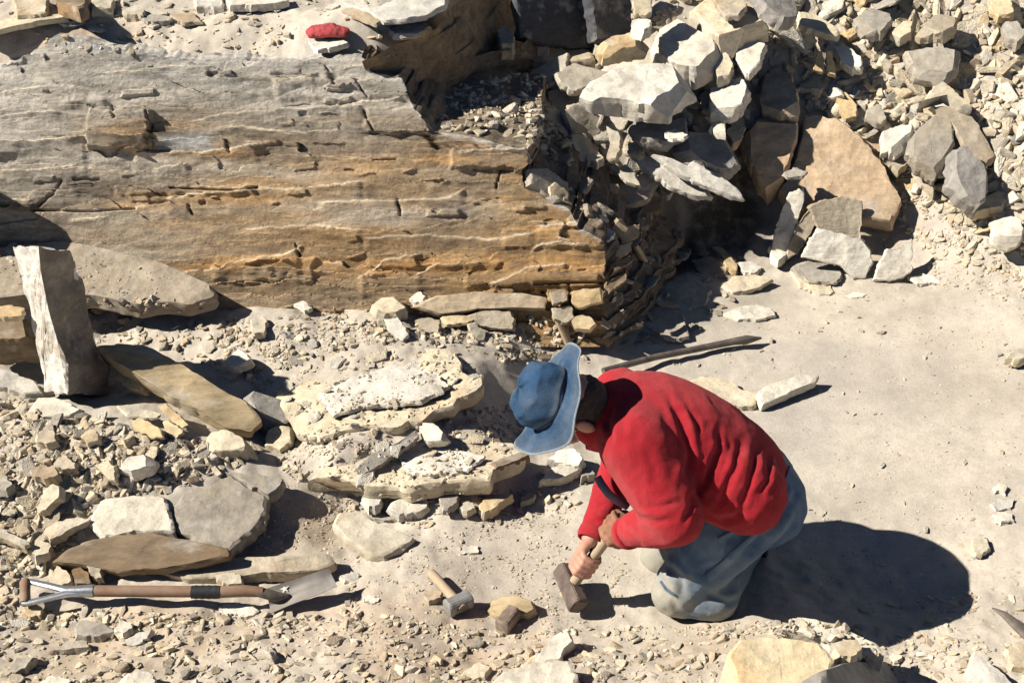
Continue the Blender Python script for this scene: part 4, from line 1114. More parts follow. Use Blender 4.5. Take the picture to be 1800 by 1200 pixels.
K('grey bottom left stone', [(12, 1176), (26, 1156), (50, 1144), (66, 1150), (50, 1168), (24, 1184)], 'grey', .03, lift=.03, name=RB)
K('cream stone at the bottom edge, left', [(66, 1200), (90, 1186), (120, 1190), (128, 1210), (90, 1220)], 'pale', .03, lift=.03)
K('grey rock at the bottom edge left of centre', [(200, 1196), (226, 1172), (262, 1176), (278, 1196), (250, 1216), (210, 1216)], 'pale', .05, lift=.04, name=RB)
K('tan flat stone below the shovel handle', [(128, 1104), (140, 1088), (180, 1092), (202, 1108), (180, 1120), (134, 1118)], 'grey', .025, lift=.025)
K('rounded grey stone right of the tan flat stone', [(200, 1104), (212, 1090), (232, 1092), (236, 1102), (216, 1114)], 'pale', .025, lift=.025)
K('pale plate leaning below the shovel handle', [(212, 1130), (240, 1112), (268, 1104), (262, 1120), (236, 1136)], 'pale', .02, n=(-.1, -.3), lift=.02)
K('grey wedge with a shaded side below the shovel', [(94, 1142), (116, 1126), (150, 1124), (158, 1136), (124, 1142)], 'grey', .03, lift=.03)
K('large flat cream stone under the shaft near the blade', [(384, 1066), (400, 1058), (440, 1060), (456, 1072), (436, 1084), (394, 1082)], 'white', .015, lift=.015)
K('cream stone right of the floor shadow', [(1708, 946), (1722, 938), (1738, 946), (1740, 966), (1722, 974), (1708, 962)], 'cream', .02, lift=.02)
K('flat white stone on the right floor, lowest of three', [(1744, 904), (1756, 898), (1778, 900), (1780, 914), (1758, 918)], 'white', .012, lift=.012)
K('flat grey-white stone on the right floor, middle of three', [(1740, 884), (1756, 876), (1784, 876), (1776, 892), (1752, 896)], 'pale', .012, lift=.012)
K('flat white stone on the right floor, uppermost of three', [(1746, 856), (1756, 850), (1770, 852), (1768, 864), (1750, 862)], 'white', .012, lift=.012)

# the standing slab on the left: a thick plank-shaped stone on end, its narrow side to the light
def prism(name, label, front, off, mat, zf, cat='rock', rough=.006, seed=0, name2=None):
    """front outline (u,v,world y) swept by the vector off; subdivided and roughened"""
    A = [aty(u, v, y) for u, v, y in front]
    n = len(A)
    c = sum(A, Vector()) / n
    bm = bmesh.new()
    a = [bm.verts.new(p - c) for p in A]
    b = [bm.verts.new(p - c + Vector(off) * (1 if not zf else zf[i])) for i, p in enumerate(A)]
    bm.faces.new(a)
    bm.faces.new(b[::-1])
    for i in range(n):
        bm.faces.new([a[i], b[i], b[(i + 1) % n], a[(i + 1) % n]])
    bmesh.ops.triangulate(bm, faces=bm.faces)
    bmesh.ops.subdivide_edges(bm, edges=bm.edges, cuts=5, use_grid_fill=True)
    bmesh.ops.subdivide_edges(bm, edges=[e for e in bm.edges if e.calc_length() > .012], cuts=1, use_grid_fill=True)
    bmesh.ops.recalc_face_normals(bm, faces=bm.faces)
    bm.normal_update()
    co = np.array([v.co for v in bm.verts])
    no = np.array([v.normal for v in bm.verts])
    d = rough * (fbm(co[:, 0] * 18, co[:, 1] * 18, co[:, 2] * 9, 4, seed) + .8 * perlin(co[:, 0] * 6, co[:, 1] * 6, co[:, 2] * 6, seed + 4))
    for v, q, k in zip(bm.verts, no, d):
        v.co += Vector(q) * float(k)
    me = bpy.data.meshes.new(name)
    bm.to_mesh(me)
    bm.free()
    me.polygons.foreach_set('use_smooth', [True] * len(me.polygons))
    me.set_sharp_from_angle(angle=R(32))
    me.materials.append(M[mat])
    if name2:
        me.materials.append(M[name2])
        me.polygons.foreach_set('material_index', [1 if p.normal.x > .25 or p.normal.y > .3 else 0 for p in me.polygons])  # faces turned right and back take the shade-darkened material
    return tag(add(name, me, None, c), label, cat, None, 'thing')


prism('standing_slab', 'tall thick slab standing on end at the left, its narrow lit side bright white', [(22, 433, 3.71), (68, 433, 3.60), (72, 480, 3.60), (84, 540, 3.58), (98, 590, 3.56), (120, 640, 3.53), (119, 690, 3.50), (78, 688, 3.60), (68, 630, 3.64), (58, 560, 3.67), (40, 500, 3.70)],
      (.075, .125, -.10), 'stained', [.5, .7, 1, 1, 1, 1, 1, 1, 1, 1, .8], rough=.011, seed=3, name2='shaded_patina')
K('long brown fibrous slab leaning down to the right beside the standing slab', [(170, 606), (205, 602), (252, 604), (312, 632), (360, 662), (402, 690), (434, 704), (464, 738), (440, 756), (400, 752), (350, 722), (300, 694), (248, 662), (196, 632)], 'gold', .07, n=(.12, -.42), lift=.11, name='leaning_slab', rough=.007, relief=.010, flare=-.03)
K('broken cream end of the leaning slab, left piece', [(144, 618), (158, 606), (180, 606), (200, 624), (196, 640), (176, 650), (152, 636)], 'ochre', .04, n=(-.5, -.7), lift=.10)
K('broken cream end of the leaning slab, right piece', [(176, 650), (200, 624), (236, 640), (250, 668), (246, 690), (226, 684)], 'ochre', .04, n=(-.5, -.7), lift=.09)
# ------------------------------------------------------------------ loose stones
def shard(seed, kind):
    r = random.Random(seed)
    k = r.choice((4, 5, 5, 6, 7))
    el = r.uniform(.42, .95)
    th = {'flat': r.uniform(.07, .16), 'block': r.uniform(.32, .6), 'chip': r.uniform(.16, .42)}[kind]
    pts_ = []
    a0 = r.uniform(0, 6.28)
    for i in range(k):
        a = a0 + (i + r.uniform(-.32, .32)) / k * 2 * math.pi
        q = r.uniform(.75, 1.12) * .5
        x, y = math.cos(a) * q, math.sin(a) * q * el
        tz = r.uniform(-.10, .10) * th
        s_ = r.uniform(.78, .98)
        pts_.append((x * s_, y * s_, th / 2 + tz))
        pts_.append((x, y, th * r.uniform(0, .3)))
        pts_.append((x * r.uniform(.7, 1), y * r.uniform(.7, 1), -th / 2))
    for i in range(3):
        pts_.append((r.uniform(-.25, .25), r.uniform(-.2, .2), th / 2 + r.uniform(0, .10) * th))
    bm = bmesh.new()
    for p in pts_:
        bm.verts.new(p)
    res = bmesh.ops.convex_hull(bm, input=bm.verts)
    bmesh.ops.delete(bm, geom=[g for g in res['geom_interior'] if isinstance(g, bmesh.types.BMVert)], context='VERTS')
    bmesh.ops.delete(bm, geom=[v for v in bm.verts if not v.link_faces], context='VERTS')
    bmesh.ops.triangulate(bm, faces=bm.faces)
    return bm


def big_shard_mesh(seed, kind, mat):
    bm = shard(seed, kind)
    bmesh.ops.bevel(bm, geom=[e for e in bm.edges if e.calc_face_angle(0) > .5], offset=.012, segments=1, affect='EDGES')
    bmesh.ops.triangulate(bm, faces=bm.faces)
    bmesh.ops.subdivide_edges(bm, edges=[e for e in bm.edges if e.calc_length() > .16], cuts=2, use_grid_fill=True)
    bm.normal_update()
    co = np.array([v.co for v in bm.verts])
    d = .045 * fbm(co[:, 0] * 5 + seed, co[:, 1] * 5, co[:, 2] * 12, 3, seed)
    for v, k in zip(bm.verts, d):
        v.co += v.normal * float(k)
    me = bpy.data.meshes.new('rock_fragment')
    bm.to_mesh(me)
    bm.free()
    me.polygons.foreach_set('use_smooth', [True] * len(me.polygons))
    me.set_sharp_from_angle(angle=R(24))
    me.materials.append(M[mat])
    return me


def tmpl(seed, kind):
    bm = shard(seed, kind)
    bm.verts.ensure_lookup_table()
    bm.verts.index_update()
    v = np.array([v_.co for v_ in bm.verts], np.float32)
    f = np.array([[q.index for q in t_.verts] for t_ in bm.faces], np.int32)
    bm.free()
    return v, f


TPL = [tmpl(500 + i, ('flat', 'chip', 'flat', 'block')[i % 4]) for i in range(28)]
BV2 = bvh_of([ground, rock_face, broken_end] + list(up.children) + [r_ for r_ in rocks if max(r_.dimensions) > .09])


BV1 = BV
BVP = bvh_of([ground, rock_face, broken_end] + list(up.children) + [r_ for r_ in rocks if max(r_.dimensions) > .16 and any(k_ in r_['label'] for k_ in ('crusty slab', 'dust-covered', 'long flat tan', 'half buried', 'grey ridge'))])


def hit2(u, v):
    """the surface a loose stone may rest on; None on the faces of the big stones"""
    d = ray(u, v).normalized()
    p, n, i, dist = BV2.ray_cast(O, d)
    p1, n1, i1, d1 = BVP.ray_cast(O, d)
    if p is None or p1 is None:
        return p, n
    if d1 - dist > .012:
        return None, None
    return p, n


def inside(poly, u, v):
    c = False
    j = len(poly) - 1
    for i in range(len(poly)):
        a, b = poly[i], poly[j]
        if (a[1] > v) != (b[1] > v) and u < (b[0] - a[0]) * (v - a[1]) / (b[1] - a[1]) + a[0]:
            c = not c
        j = i
    return c


def sample(poly, r):
    u0, u1 = min(p[0] for p in poly), max(p[0] for p in poly)
    v0, v1 = min(p[1] for p in poly), max(p[1] for p in poly)
    while True:
        u, v = r.uniform(u0, u1), r.uniform(v0, v1)
        if inside(poly, u, v):
            return u, v


# keep-clear zones (person, tools) in photo pixels
CLEAR = [[(1120, 1000), (1290, 1000), (1400, 950), (1420, 1090), (1120, 1095)], [(30, 1012), (600, 990), (600, 1085), (30, 1070)], [(735, 990), (870, 990), (960, 1040), (950, 1110), (780, 1100)],
         [(970, 980), (1050, 980), (1050, 1085), (970, 1085)], [(584, 895), (727, 940), (676, 978), (600, 950)], [(520, 40), (640, 40), (640, 92), (520, 92)]]


def clear(u, v):
    return any(inside(q, u, v) for q in CLEAR)


SCREE = [(1340, -120), (2050, -160), (2050, 520), (1800, 430), (1740, 420), (1640, 360), (1590, 330), (1540, 260), (1490, 210), (1420, 190), (1400, 110), (1340, 60)]
RUB = [(-220, 700), (60, 700), (180, 735), (350, 775), (440, 775), (470, 800), (300, 862), (160, 880), (150, 935), (60, 1010), (-220, 1040)]
RUB2 = [(-200, 1066), (620, 1070), (900, 1110), (1260, 1110), (1390, 1085), (1900, 1150), (1900, 1330), (-200, 1330)]
LEDGE = [(400, 560), (640, 545), (900, 575), (1000, 590), (1040, 640), (900, 640), (800, 610), (640, 605), (500, 650), (470, 700), (440, 670), (380, 600)]
GAP = [(470, 740), (560, 770), (740, 740), (940, 700), (1010, 780), (930, 800), (860, 780), (720, 760), (600, 810), (520, 850), (470, 800)]
BELOW = [(560, 862), (700, 872), (860, 862), (950, 830), (1040, 840), (1010, 900), (860, 925), (740, 935), (620, 895), (540, 900)]
FLOOR = [(560, 940), (760, 930), (1000, 890), (1040, 960), (1140, 1000), (1120, 1090), (900, 1100), (620, 1060), (600, 1000)]
FLOORR = [(1180, 640), (1330, 560), (1500, 500), (1650, 480), (1800, 460), (2000, 500), (2000, 1100), (1500, 1100), (1400, 980), (1400, 820), (1260, 680)]
PLAT = [(-200, 80), (60, 86), (260, 96), (640, 92), (750, 50), (790, -100), (-200, -100)]
PILE = [(892, 190), (910, 176), (940, 190), (970, 210), (1000, 250), (1008, 290), (990, 300), (950, 274), (930, 262), (905, 240), (860, 238), (790, 232), (770, 222), (840, 210)]
SHADE = [(800, 150), (900, 130), (960, 135), (990, 170), (960, 210), (880, 200), (830, 215), (770, 210)]
HEAP = [(930, 95), (1060, 90), (1060, 160), (1120, 190), (1260, 180), (1330, 140), (1340, 230), (1290, 260), (1180, 250), (1120, 290), (1070, 300), (1040, 220), (980, 150)]
HEAPT = [(1050, -60), (1400, -60), (1400, 130), (1300, 130), (1240, 100), (1150, 60), (1060, 60)]
DARKF = [(1080, 470), (1170, 440), (1300, 450), (1340, 480), (1300, 560), (1180, 600), (1070, 610), (1060, 590)]
ENDF = [(930, 300), (1000, 300), (1160, 350), (1160, 400), (1100, 460), (1040, 400), (960, 350)]
FOOT = [(640, 545), (720, 545), (960, 560), (1040, 590), (1000, 610), (860, 600), (700, 600), (560, 560)]
LEFTG = [(150, 520), (380, 530), (440, 570), (420, 640), (380, 660), (300, 625), (170, 600)]
MID = [(480, 690), (560, 630), (720, 612), (800, 620), (850, 660), (800, 712), (640, 752), (540, 765)]
MID2 = [(560, 836), (660, 786), (760, 756), (860, 766), (920, 792), (860, 832), (720, 858)]
DIRT = [(480, 850), (560, 850), (640, 880), (600, 930), (590, 975), (420, 975), (480, 900)]
DUSTS = [(60, 440), (210, 450), (340, 500), (240, 525), (60, 500), (-60, 500), (-60, 450)]


def place_mat(p, n, size, r, tilt=.45, flat=False):
    up_ = Vector((n.x, n.y, n.z)) * .75 + Vector((0, 0, .4))
    up_ += Vector((r.uniform(-1, 1), r.uniform(-1, 1), 0)) * (tilt * .35 if flat else tilt)
    q = up_.to_track_quat('Z', 'Y') @ Quaternion((0, 0, 1), r.uniform(0, 6.283))
    return q


def scatter_things(name, label, group, poly, num, px, mats, seed, kinds=('chip', 'flat', 'block'), sink=.12, tilt=.5, nmesh=12, mind=.62):
    """copies that share a few meshes; no bpy.ops"""
    r = random.Random(seed)
    meshes = {}
    for k, m_ in enumerate(mats):
        if m_ not in meshes:
            meshes[m_] = [(big_shard_mesh(seed * 31 + k * 100 + i, kinds[i % len(kinds)], m_), kinds[i % len(kinds)]) for i in range(nmesh)]
    done = []
    tries = 0
    while len(done) < num and tries < num * 12:
        tries += 1
        u, v = sample(poly, r)
        if clear(u, v):
            continue
        s_px = px[0] + (px[1] - px[0]) * r.random() ** 1.8
        if any((u - a) ** 2 + ((v - b) * 1.25) ** 2 < ((s_px + c) * .5 * mind) ** 2 for a, b, c in done):
            continue
        p, n = hit2(u, v)
        if p is None:
            continue
        size = s_px * (p - O).length / F
        m_ = r.choice(mats)
        me_, kd_ = r.choice(meshes[m_])
        o = bpy.data.objects.new(name, me_)
        C.objects.link(o)
        o.rotation_mode = 'QUATERNION'
        o.rotation_quaternion = place_mat(p, n, size, r, tilt)
        o.scale = (size * r.uniform(.9, 1.15), size * r.uniform(.8, 1.1), size * r.uniform(.8, 1.1))
        o.location = p + Vector((0, 0, size * (.16 - sink)))
        tag(o, lab_for(u, v, s_px, px, m_, kd_, {'broken_end_stone': 'lodged stone', 'upper_ledge_stone': 'ledge stone', 'heap_top_stone': 'back stone'}.get(name, name.replace('_', ' '))), 'stone', group)
        done.append((u, v, s_px))
    return done


_gv, _gu = np.meshgrid(np.arange(400), np.arange(600), indexing='ij')
CLUS = np.clip(.62 + 1.5 * fbm(_gu / 14.0, _gv / 9.0, 0, 4, 201), .08, 1)


def scatter_stuff(name, specs, seed, mat, kind='stuff'):
    """specs: (poly, count, px range, tilt). One mesh for what nobody would count"""
    r = random.Random(seed)
    VV, FF, n0 = [], [], 0
    for poly, num, px, tilt in specs:
        for _ in range(num):
            u, v = sample(poly, r)
            if px[1] > 9 and clear(u, v):
                continue
            if px[1] < 25 and r.random() > CLUS[int(v / 4) % 400, int(u / 4) % 600]:
                continue
            p, n = hit2(u, v)
            if p is None:
                continue
            s_px = px[0] + (px[1] - px[0]) * r.random() ** 2.2
            size = s_px * (p - O).length / F
            q = place_mat(p, n, size, r, tilt)
            m3 = np.array(q.to_matrix()) @ np.diag([size * r.uniform(.85, 1.2), size * r.uniform(.75, 1.1), size * r.uniform(.8, 1.2)])
            tv, tf = TPL[r.randrange(len(TPL))]
            VV.append(tv @ m3.T + np.array(p)[None] + np.array([[0, 0, size * .04]]))
            FF.append(tf + n0)
            n0 += len(tv)
    me = mesh_np(name, np.concatenate(VV), np.concatenate(FF), M[mat], smooth=False)
    return tag(add(name, me), kind=kind)


LANDM = [(1650, 240, 'tall flat tan slab'), (1575, 245, 'high white scree stone'), (1710, 310, 'grey angular block'), (1770, 400, 'low white scree stone'), (1535, 35, 'flat-topped grey rock'),
         (1650, 38, 'tan block with a shaded front'), (1440, 40, 'long sloping pale slab'), (1448, 108, 'upright ochre splinters'), (1640, 110, 'broad grey-tan stone'), (1660, 165, 'arched tan stone'), (1490, 188, 'pale yellow stone'),
         (1785, 55, 'rounded grey edge stone'), (1580, 282, 'tan stone low in the scree'), (1760, 10, 'ochre slab in the top corner'), (1540, 205, 'flat grey scree stone'), (1365, 160, 'brownish boulder'), (1410, 260, 'crack in the orange bedrock'),
         (240, 812, 'white egg-shaped rock'), (88, 875, 'leaf-shaped tan stone'), (184, 830, 'triangular tan stone'), (80, 765, 'grey-brown rubble stone'), (156, 765, 'tan stone with a pointed top'), (112, 815, 'reddish wedge stone'), (95, 715, 'grey faceted stone'),
         (400, 770, 'cream block by the rubble'), (230, 900, 'pale chalky slab'), (120, 925, 'white stone left of the brown ridge'), (20, 935, 'pale long stone'), (0, 845, 'grey-blue stone'), (290, 745, 'tilted tan plates'),
         (50, 1040, 'spade grip'), (250, 1040, 'spade shaft'), (535, 1035, 'spade blade'), (800, 1070, 'club hammer'), (900, 1085, 'dusty hammer head'), (970, 1135, 'white knobbly rock'), (940, 1190, 'grey slab at the bottom edge'), (1380, 1150, 'large cream-orange block'),
         (1240, 1080, 'knee of the jeans'), (1000, 1050, 'sledge hammer head'), (40, 1165, 'grey bottom left stone'), (160, 1105, 'tan flat stone below the spade'), (240, 1195, 'grey bottom edge rock'), (1730, 1170, 'pale bottom right slab'),
         (1560, 1000, 'shadow of the person'), (685, 535, 'knobbly rock'), (530, 538, 'small long-shadowed stone'), (455, 568, 'tan block-like pebble'), (850, 530, 'rock strip under the outcrop'), (1030, 525, 'brown square block'), (960, 690, 'blue hat'),
         (410, 635, 'white pointed rock'), (60, 560, 'standing slab'), (270, 680, 'leaning slab'), (300, 500, 'dust-covered sloping slab'), (1130, 160, 'big pale boulder'), (1200, 70, 'large pale boulder'), (1290, 20, 'large cream boulder'), (1100, 80, 'honey-coloured boulder'),
         (1280, 165, 'rounded pale boulder'), (1078, 250, 'crooked pale rock'), (1245, 262, 'glossy dark boulder'), (1230, 320, 'overhanging splinter slabs'), (960, 115, 'blue-grey shaded slab'), (980, 40, 'dark recess'), (1316, 100, 'white diamond-shaped rock'),
         (1060, 408, 'white rock on the outcrop tip'), (1135, 470, 'leaning wooden handle'), (1200, 520, 'slab in deep shadow'), (1250, 470, 'brown stone in the hollow'), (1316, 498, 'pale plate half in shadow'), (1200, 615, 'digging bar'), (1110, 340, 'grey slab leaning in shade'),
         (578, 62, 'red cap'), (715, 48, 'wide pale slab on the ledge'), (450, 0, 'long slab at the top edge'), (235, 20, 'flat cream stone on the ledge'), (60, 32, 'thin slab at the far left'), (120, 0, 'brown leaning stone'), (330, 32, 'thin dark-edged plate'), (700, 10, 'pale slab above the red cap'),
         (1570, 465, 'standing white jagged slab'), (1390, 685, 'long pale slab on the floor'), (1760, 880, 'three white floor stones'), (1780, 620, 'floor stone at the right edge'), (950, 250, 'stone pile on the outcrop'), (1470, 440, 'round-edged cream slab'), (1520, 800, 'middle of the bare floor'), (1600, 560, 'upper part of the bare floor'), (1400, 600, 'tip of the digging bar')]
COLW = {'cream': 'cream', 'tan': 'tan', 'grey': 'grey', 'ochre': 'yellowish', 'pale': 'pale', 'white': 'chalk-white'}
USED = {}


def lab_for(u, v, s_px, px, m_, kind, noun='stone'):
    """what it looks like, and which landmark it lies beside"""
    best = min(LANDM, key=lambda q: (q[0] - u) ** 2 + ((q[1] - v) * 1.2) ** 2 + (9e9 if False else 0))
    du, dv = u - best[0], v - best[1]
    d = math.hypot(du, dv)
    f = (s_px - px[0]) / (px[1] - px[0])
    size = 'huge' if f > .8 else 'large' if f > .5 else 'medium' if f > .25 else 'small' if f > .08 else 'tiny'
    a = math.degrees(math.atan2(-dv, du)) % 360
    dr = ['right of', 'above right of', 'above', 'above left of', 'left of', 'below left of', 'below', 'below right of'][int((a + 22.5) // 45) % 8]
    far_ = 'just ' if d < 40 else '' if d < 90 else 'well '
    shp = {'flat': 'flat', 'chip': 'wedge-shaped', 'block': 'blocky'}[kind]
    t_ = '%s %s %s %s %s%s the %s' % (size, COLW[m_], shp, noun, far_, dr, best[2])
    if len(t_.replace('-', ' ').split()) > 15:
        t_ = t_.replace(' well ', ' ')
    if len(t_.split()) > 15:
        t_ = t_.replace(' %s ' % shp, ' ')
    USED.setdefault(t_, 0)
    USED[t_] += 1
    return t_


def lab(where):
    return where


scatter_things('scree_stone', lab('lying loose in the scree at the upper right'), 'loose stones of the scree', SCREE, 290, (32, 96), ['cream', 'cream', 'tan', 'grey', 'pale', 'cream', 'white', 'ochre', 'cream'], 1, tilt=.85, kinds=('flat', 'chip', 'flat', 'flat'), nmesh=14, mind=.46)
scatter_things('rubble_stone', lab('in the rubble heap at the left above the shovel'), 'stones of the left rubble heap', RUB, 150, (24, 60), ['cream', 'cream', 'tan', 'grey', 'pale'], 2, tilt=.7, kinds=('flat', 'chip', 'flat'), mind=.5)
scatter_things('foreground_stone', lab('on the gravelly ground along the bottom edge'), 'stones along the bottom edge', RUB2, 80, (18, 46), ['cream', 'tan', 'grey', 'pale'], 3, tilt=.4)
scatter_things('ledge_stone', lab('on the broken ground at the foot of the outcrop'), 'stones at the foot of the outcrop', LEDGE, 34, (16, 34), ['cream', 'tan', 'grey', 'pale'], 4, tilt=.5)
scatter_things('crevice_stone', lab('in the small pile at the top right end of the outcrop'), 'stones piled at the end of the outcrop', PILE, 40, (16, 38), ['cream', 'pale', 'tan'], 5, tilt=.6)
scatter_things('heap_stone', lab('jammed between the stacked boulders'), 'stones between the stacked boulders', HEAP, 34, (28, 66), ['grey', 'tan', 'cream'], 6, tilt=.7)
scatter_things('heap_top_stone', lab('behind the stacked boulders at the top edge'), 'stones behind the stacked boulders', HEAPT, 26, (24, 50), ['cream', 'tan', 'pale'], 7, tilt=.5)
scatter_things('hollow_plate', lab('lying in the shaded hollow right of the outcrop'), 'plates in the shaded hollow', DARKF, 22, (24, 60), ['grey', 'tan'], 8, kinds=('flat',), tilt=.3)
scatter_things('upper_ledge_stone', lab('on the dusty upper ledge'), 'stones on the upper ledge', PLAT, 58, (16, 48), ['cream', 'pale', 'white'], 9, kinds=('flat', 'chip'), tilt=.2)
scatter_things('broken_end_stone', lab('lodged on the shaded broken end of the outcrop'), 'stones lodged on the broken end', ENDF, 9, (30, 60), ['grey', 'tan'], 10, kinds=('block', 'chip'), tilt=.6)
scatter_things('ledge_flake', lab(''), 'flakes on the crusty slabs', MID, 20, (22, 64), ['cream', 'pale', 'white'], 14, kinds=('flat',), tilt=.12, nmesh=6)
scatter_things('ledge_flake', lab(''), 'flakes on the crusty slabs', MID2, 10, (20, 52), ['cream', 'pale', 'white'], 15, kinds=('flat',), tilt=.12, nmesh=6)
scatter_things('floor_chip', lab('lying alone on the trodden floor at the right'), 'chips on the trodden floor', FLOORR, 40, (7, 20), ['cream', 'white', 'pale'], 11, kinds=('flat', 'chip'), tilt=.15, nmesh=5)
scatter_things('shadow_stone', lab('on the ground behind the standing slab'), 'stones behind the standing slab', LEFTG, 16, (16, 34), ['grey', 'cream'], 12, tilt=.5, nmesh=5)

scatter_stuff('scree_rubble', [(SCREE, 3300, (9, 40), .8), (HEAP, 70, (8, 26), .8), (HEAPT, 260, (8, 26), .6), ([(1440, 200), (1500, 215), (1600, 330), (1720, 400), (2000, 520), (2000, 560), (1700, 470), (1580, 400), (1520, 270)], 700, (6, 22), .5)], 21, 'mixed')
scatter_stuff('left_rubble', [(RUB, 2600, (8, 30), .8), ([(-200, 1000), (160, 960), (320, 1010), (620, 1020), (640, 1100), (-200, 1110)], 1500, (6, 26), .5), (LEFTG, 260, (6, 20), .5), (LEDGE, 900, (6, 20), .6), (GAP, 520, (5, 20), .5), (FOOT, 380, (6, 22), .6), (BELOW, 420, (5, 20), .4)], 22, 'mixed')
scatter_stuff('foreground_rubble', [(RUB2, 3600, (6, 27), .45), ([(600, 1090), (900, 1100), (1260, 1100), (1400, 1070), (1400, 1120), (600, 1120)], 500, (5, 16), .4)], 23, 'mixed')
scatter_stuff('ledge_gravel', [(PLAT, 1300, (5, 20), .25), (PILE, 300, (7, 24), .8), (SHADE, 500, (6, 18), .6), (ENDF, 10, (8, 24), .7), (DARKF, 140, (6, 22), .3), (DUSTS, 260, (3, 9), .2)], 24, 'mixed')
scatter_stuff('fine_gravel', [(FLOORR, 2400, (2.0, 5.5), .1), (FLOORR, 520, (4, 12), .15), ([(1560, 1060), (1720, 1040), (1900, 1060), (1900, 1180), (1600, 1180)], 260, (5, 20), .3), (FLOOR, 2600, (2.0, 9), .25), (DIRT, 700, (2.5, 9), .3), (MID, 1100, (3, 13), .3), (MID2, 600, (3, 12), .3), (RUB2, 5000, (2.5, 9), .4), (LEDGE, 1500, (3, 9), .4), (GAP, 900, (3, 9), .4),
                              ([(1550, 330), (1800, 440), (1800, 540), (1640, 500), (1540, 430)], 900, (3, 10), .3), ([(1040, 840), (1040, 1100), (900, 1100), (900, 880)], 500, (2, 6), .2), (SCREE, 1500, (4, 9), .6), (RUB, 1500, (4, 9), .5)], 25, 'mixed')
# ------------------------------------------------------------------ bodies grown from chains of ellipsoids
_ico = {}


def ico(sub):
    if sub not in _ico:
        bm = bmesh.new()
        bmesh.ops.create_icosphere(bm, subdivisions=sub, radius=1)
        bm.verts.ensure_lookup_table()
        v = np.array([x.co for x in bm.verts])
        f = np.array([[q.index for q in t_.verts] for t_ in bm.faces])
        bm.free()
        _ico[sub] = (v, f)
    return _ico[sub]


class Lump:
    """collects overlapping ellipsoids, then fuses them into one continuous skin"""

    def __init__(s):
        s.v, s.f, s.n = [], [], 0

    def ell(s, c, r, rot=None, sub=2):
        v, f = ico(sub)
        r = (r, r, r) if isinstance(r, (int, float)) else r
        w = v * np.array(r)
        if rot is not None:
            w = w @ np.array(rot).T
        s.v.append(w + np.array(c))
        s.f.append(f + s.n)
        s.n += len(v)

    def chain(s, pts, steps=10, sub=2):
        """pts: (Vector, r) or (Vector, (rx,ry,rz))"""
        for (a, ra), (b, rb) in zip(pts, pts[1:]):
            ra_, rb_ = (np.array([q] * 3 if isinstance(q, (int, float)) else q, float) for q in (ra, rb))
            m = max(2, min(steps, int((b - a).length / (min(ra_.min(), rb_.min()) * .28)) + 1))
            for i in range(m + 1):
                t_ = i / m
                s.ell(a.lerp(b, t_), tuple(ra_ * (1 - t_) + rb_ * t_), None, sub)

    def fuse(s, name, voxel, smooth, mat, org, fold=None, post=0):
        co = np.concatenate(s.v) - np.array(org)
        me = mesh_np('tmp', co, np.concatenate(s.f))
        o = add('tmp', me)
        m = o.modifiers.new('r', 'REMESH')
        m.mode = 'VOXEL'
        m.voxel_size = voxel
        m.use_smooth_shade = True
        if smooth:
            k = o.modifiers.new('s', 'SMOOTH')
            k.factor = .6
            k.iterations = smooth
        bpy.context.view_layer.update()
        dg = bpy.context.evaluated_depsgraph_get()
        me2 = bpy.data.meshes.new_from_object(o.evaluated_get(dg))
        bpy.data.objects.remove(o)
        me2.name = name
        me2.materials.clear()
        if mat:
            me2.materials.append(mat)
        if fold is not None:
            n = len(me2.vertices)
            c = np.empty(n * 3, np.float32)
            me2.vertices.foreach_get('co', c)
            c = c.reshape(-1, 3)
            no = np.array([v.normal for v in me2.vertices])
            c2 = c + no * fold(c + np.array(org), no)[:, None]
            ed = np.array([e.vertices[:] for e in me2.edges]) if post else None
            for _ in range(post):
                acc = np.zeros_like(c2)
                cnt = np.zeros(len(c2))
                for q_, w_ in ((0, 1), (1, 0)):
                    np.add.at(acc, ed[:, q_], c2[ed[:, w_]])
                    np.add.at(cnt, ed[:, q_], 1)
                c2 = .5 * c2 + .5 * acc / cnt[:, None]
            me2.vertices.foreach_set('co', c2.astype(np.float32).ravel())
            me2.update()
        me2.polygons.foreach_set('use_smooth', [True] * len(me2.polygons))
        return me2


def nseg(p, a, b):
    """distance along and from a segment"""
    a, b = np.array(a), np.array(b)
    d = b - a
    L = np.linalg.norm(d)
    t_ = ((p - a) @ d) / (L * L)
    tc_ = np.clip(t_, 0, 1)
    return t_, np.linalg.norm(p - a - tc_[:, None] * d, axis=1)


# joints, from where the photo shows them
PEL = aty(1322, 852, 2.93)
WAI = aty(1283, 822, 2.93)
CHE = aty(1185, 762, 2.93)
UPC = aty(1122, 742, 2.94)
NEC = aty(1062, 728, 2.93)
SHN = aty(1120, 786, 2.80)
SHF = aty(1090, 695, 3.07)
ELN = aty(1188, 910, 2.69)
WRN = aty(1096, 938, 2.80)
ELF = aty(1095, 818, 3.05)
WRF = aty(1038, 946, 2.86)
HPN = aty(1326, 872, 2.85)
HPF = aty(1326, 845, 3.02)
KNN = aty(1188, 1040, 2.80)
KNF = aty(1168, 975, 3.02)
ANN = at(1300, 972, .058)
ANF = at(1262, 915, .055)
# head: the hat's axis
HA = (Vector((-.88, 0, 0)) + .33 * UPV + .34 * Vector((0, -math.cos(PITCH) * 1.0, math.sin(PITCH)))).normalized()
HB = aty(966, 700, 2.90)          # middle of the hat band
HEADC = HB - HA * .072
FACE = (Vector((-.45, .05, -.9)) - HA * Vector((-.45, .05, -.9)).dot(HA)).normalized()
SIDE = HA.cross(FACE).normalized()
RH = Matrix((SIDE, FACE, HA)).transposed()

person = thing('person', 'person kneeling bent over a hammer in red jersey, faded jeans and blue hat', 'person', (PEL.x - .1, PEL.y, 0))
PO = person.location.copy()

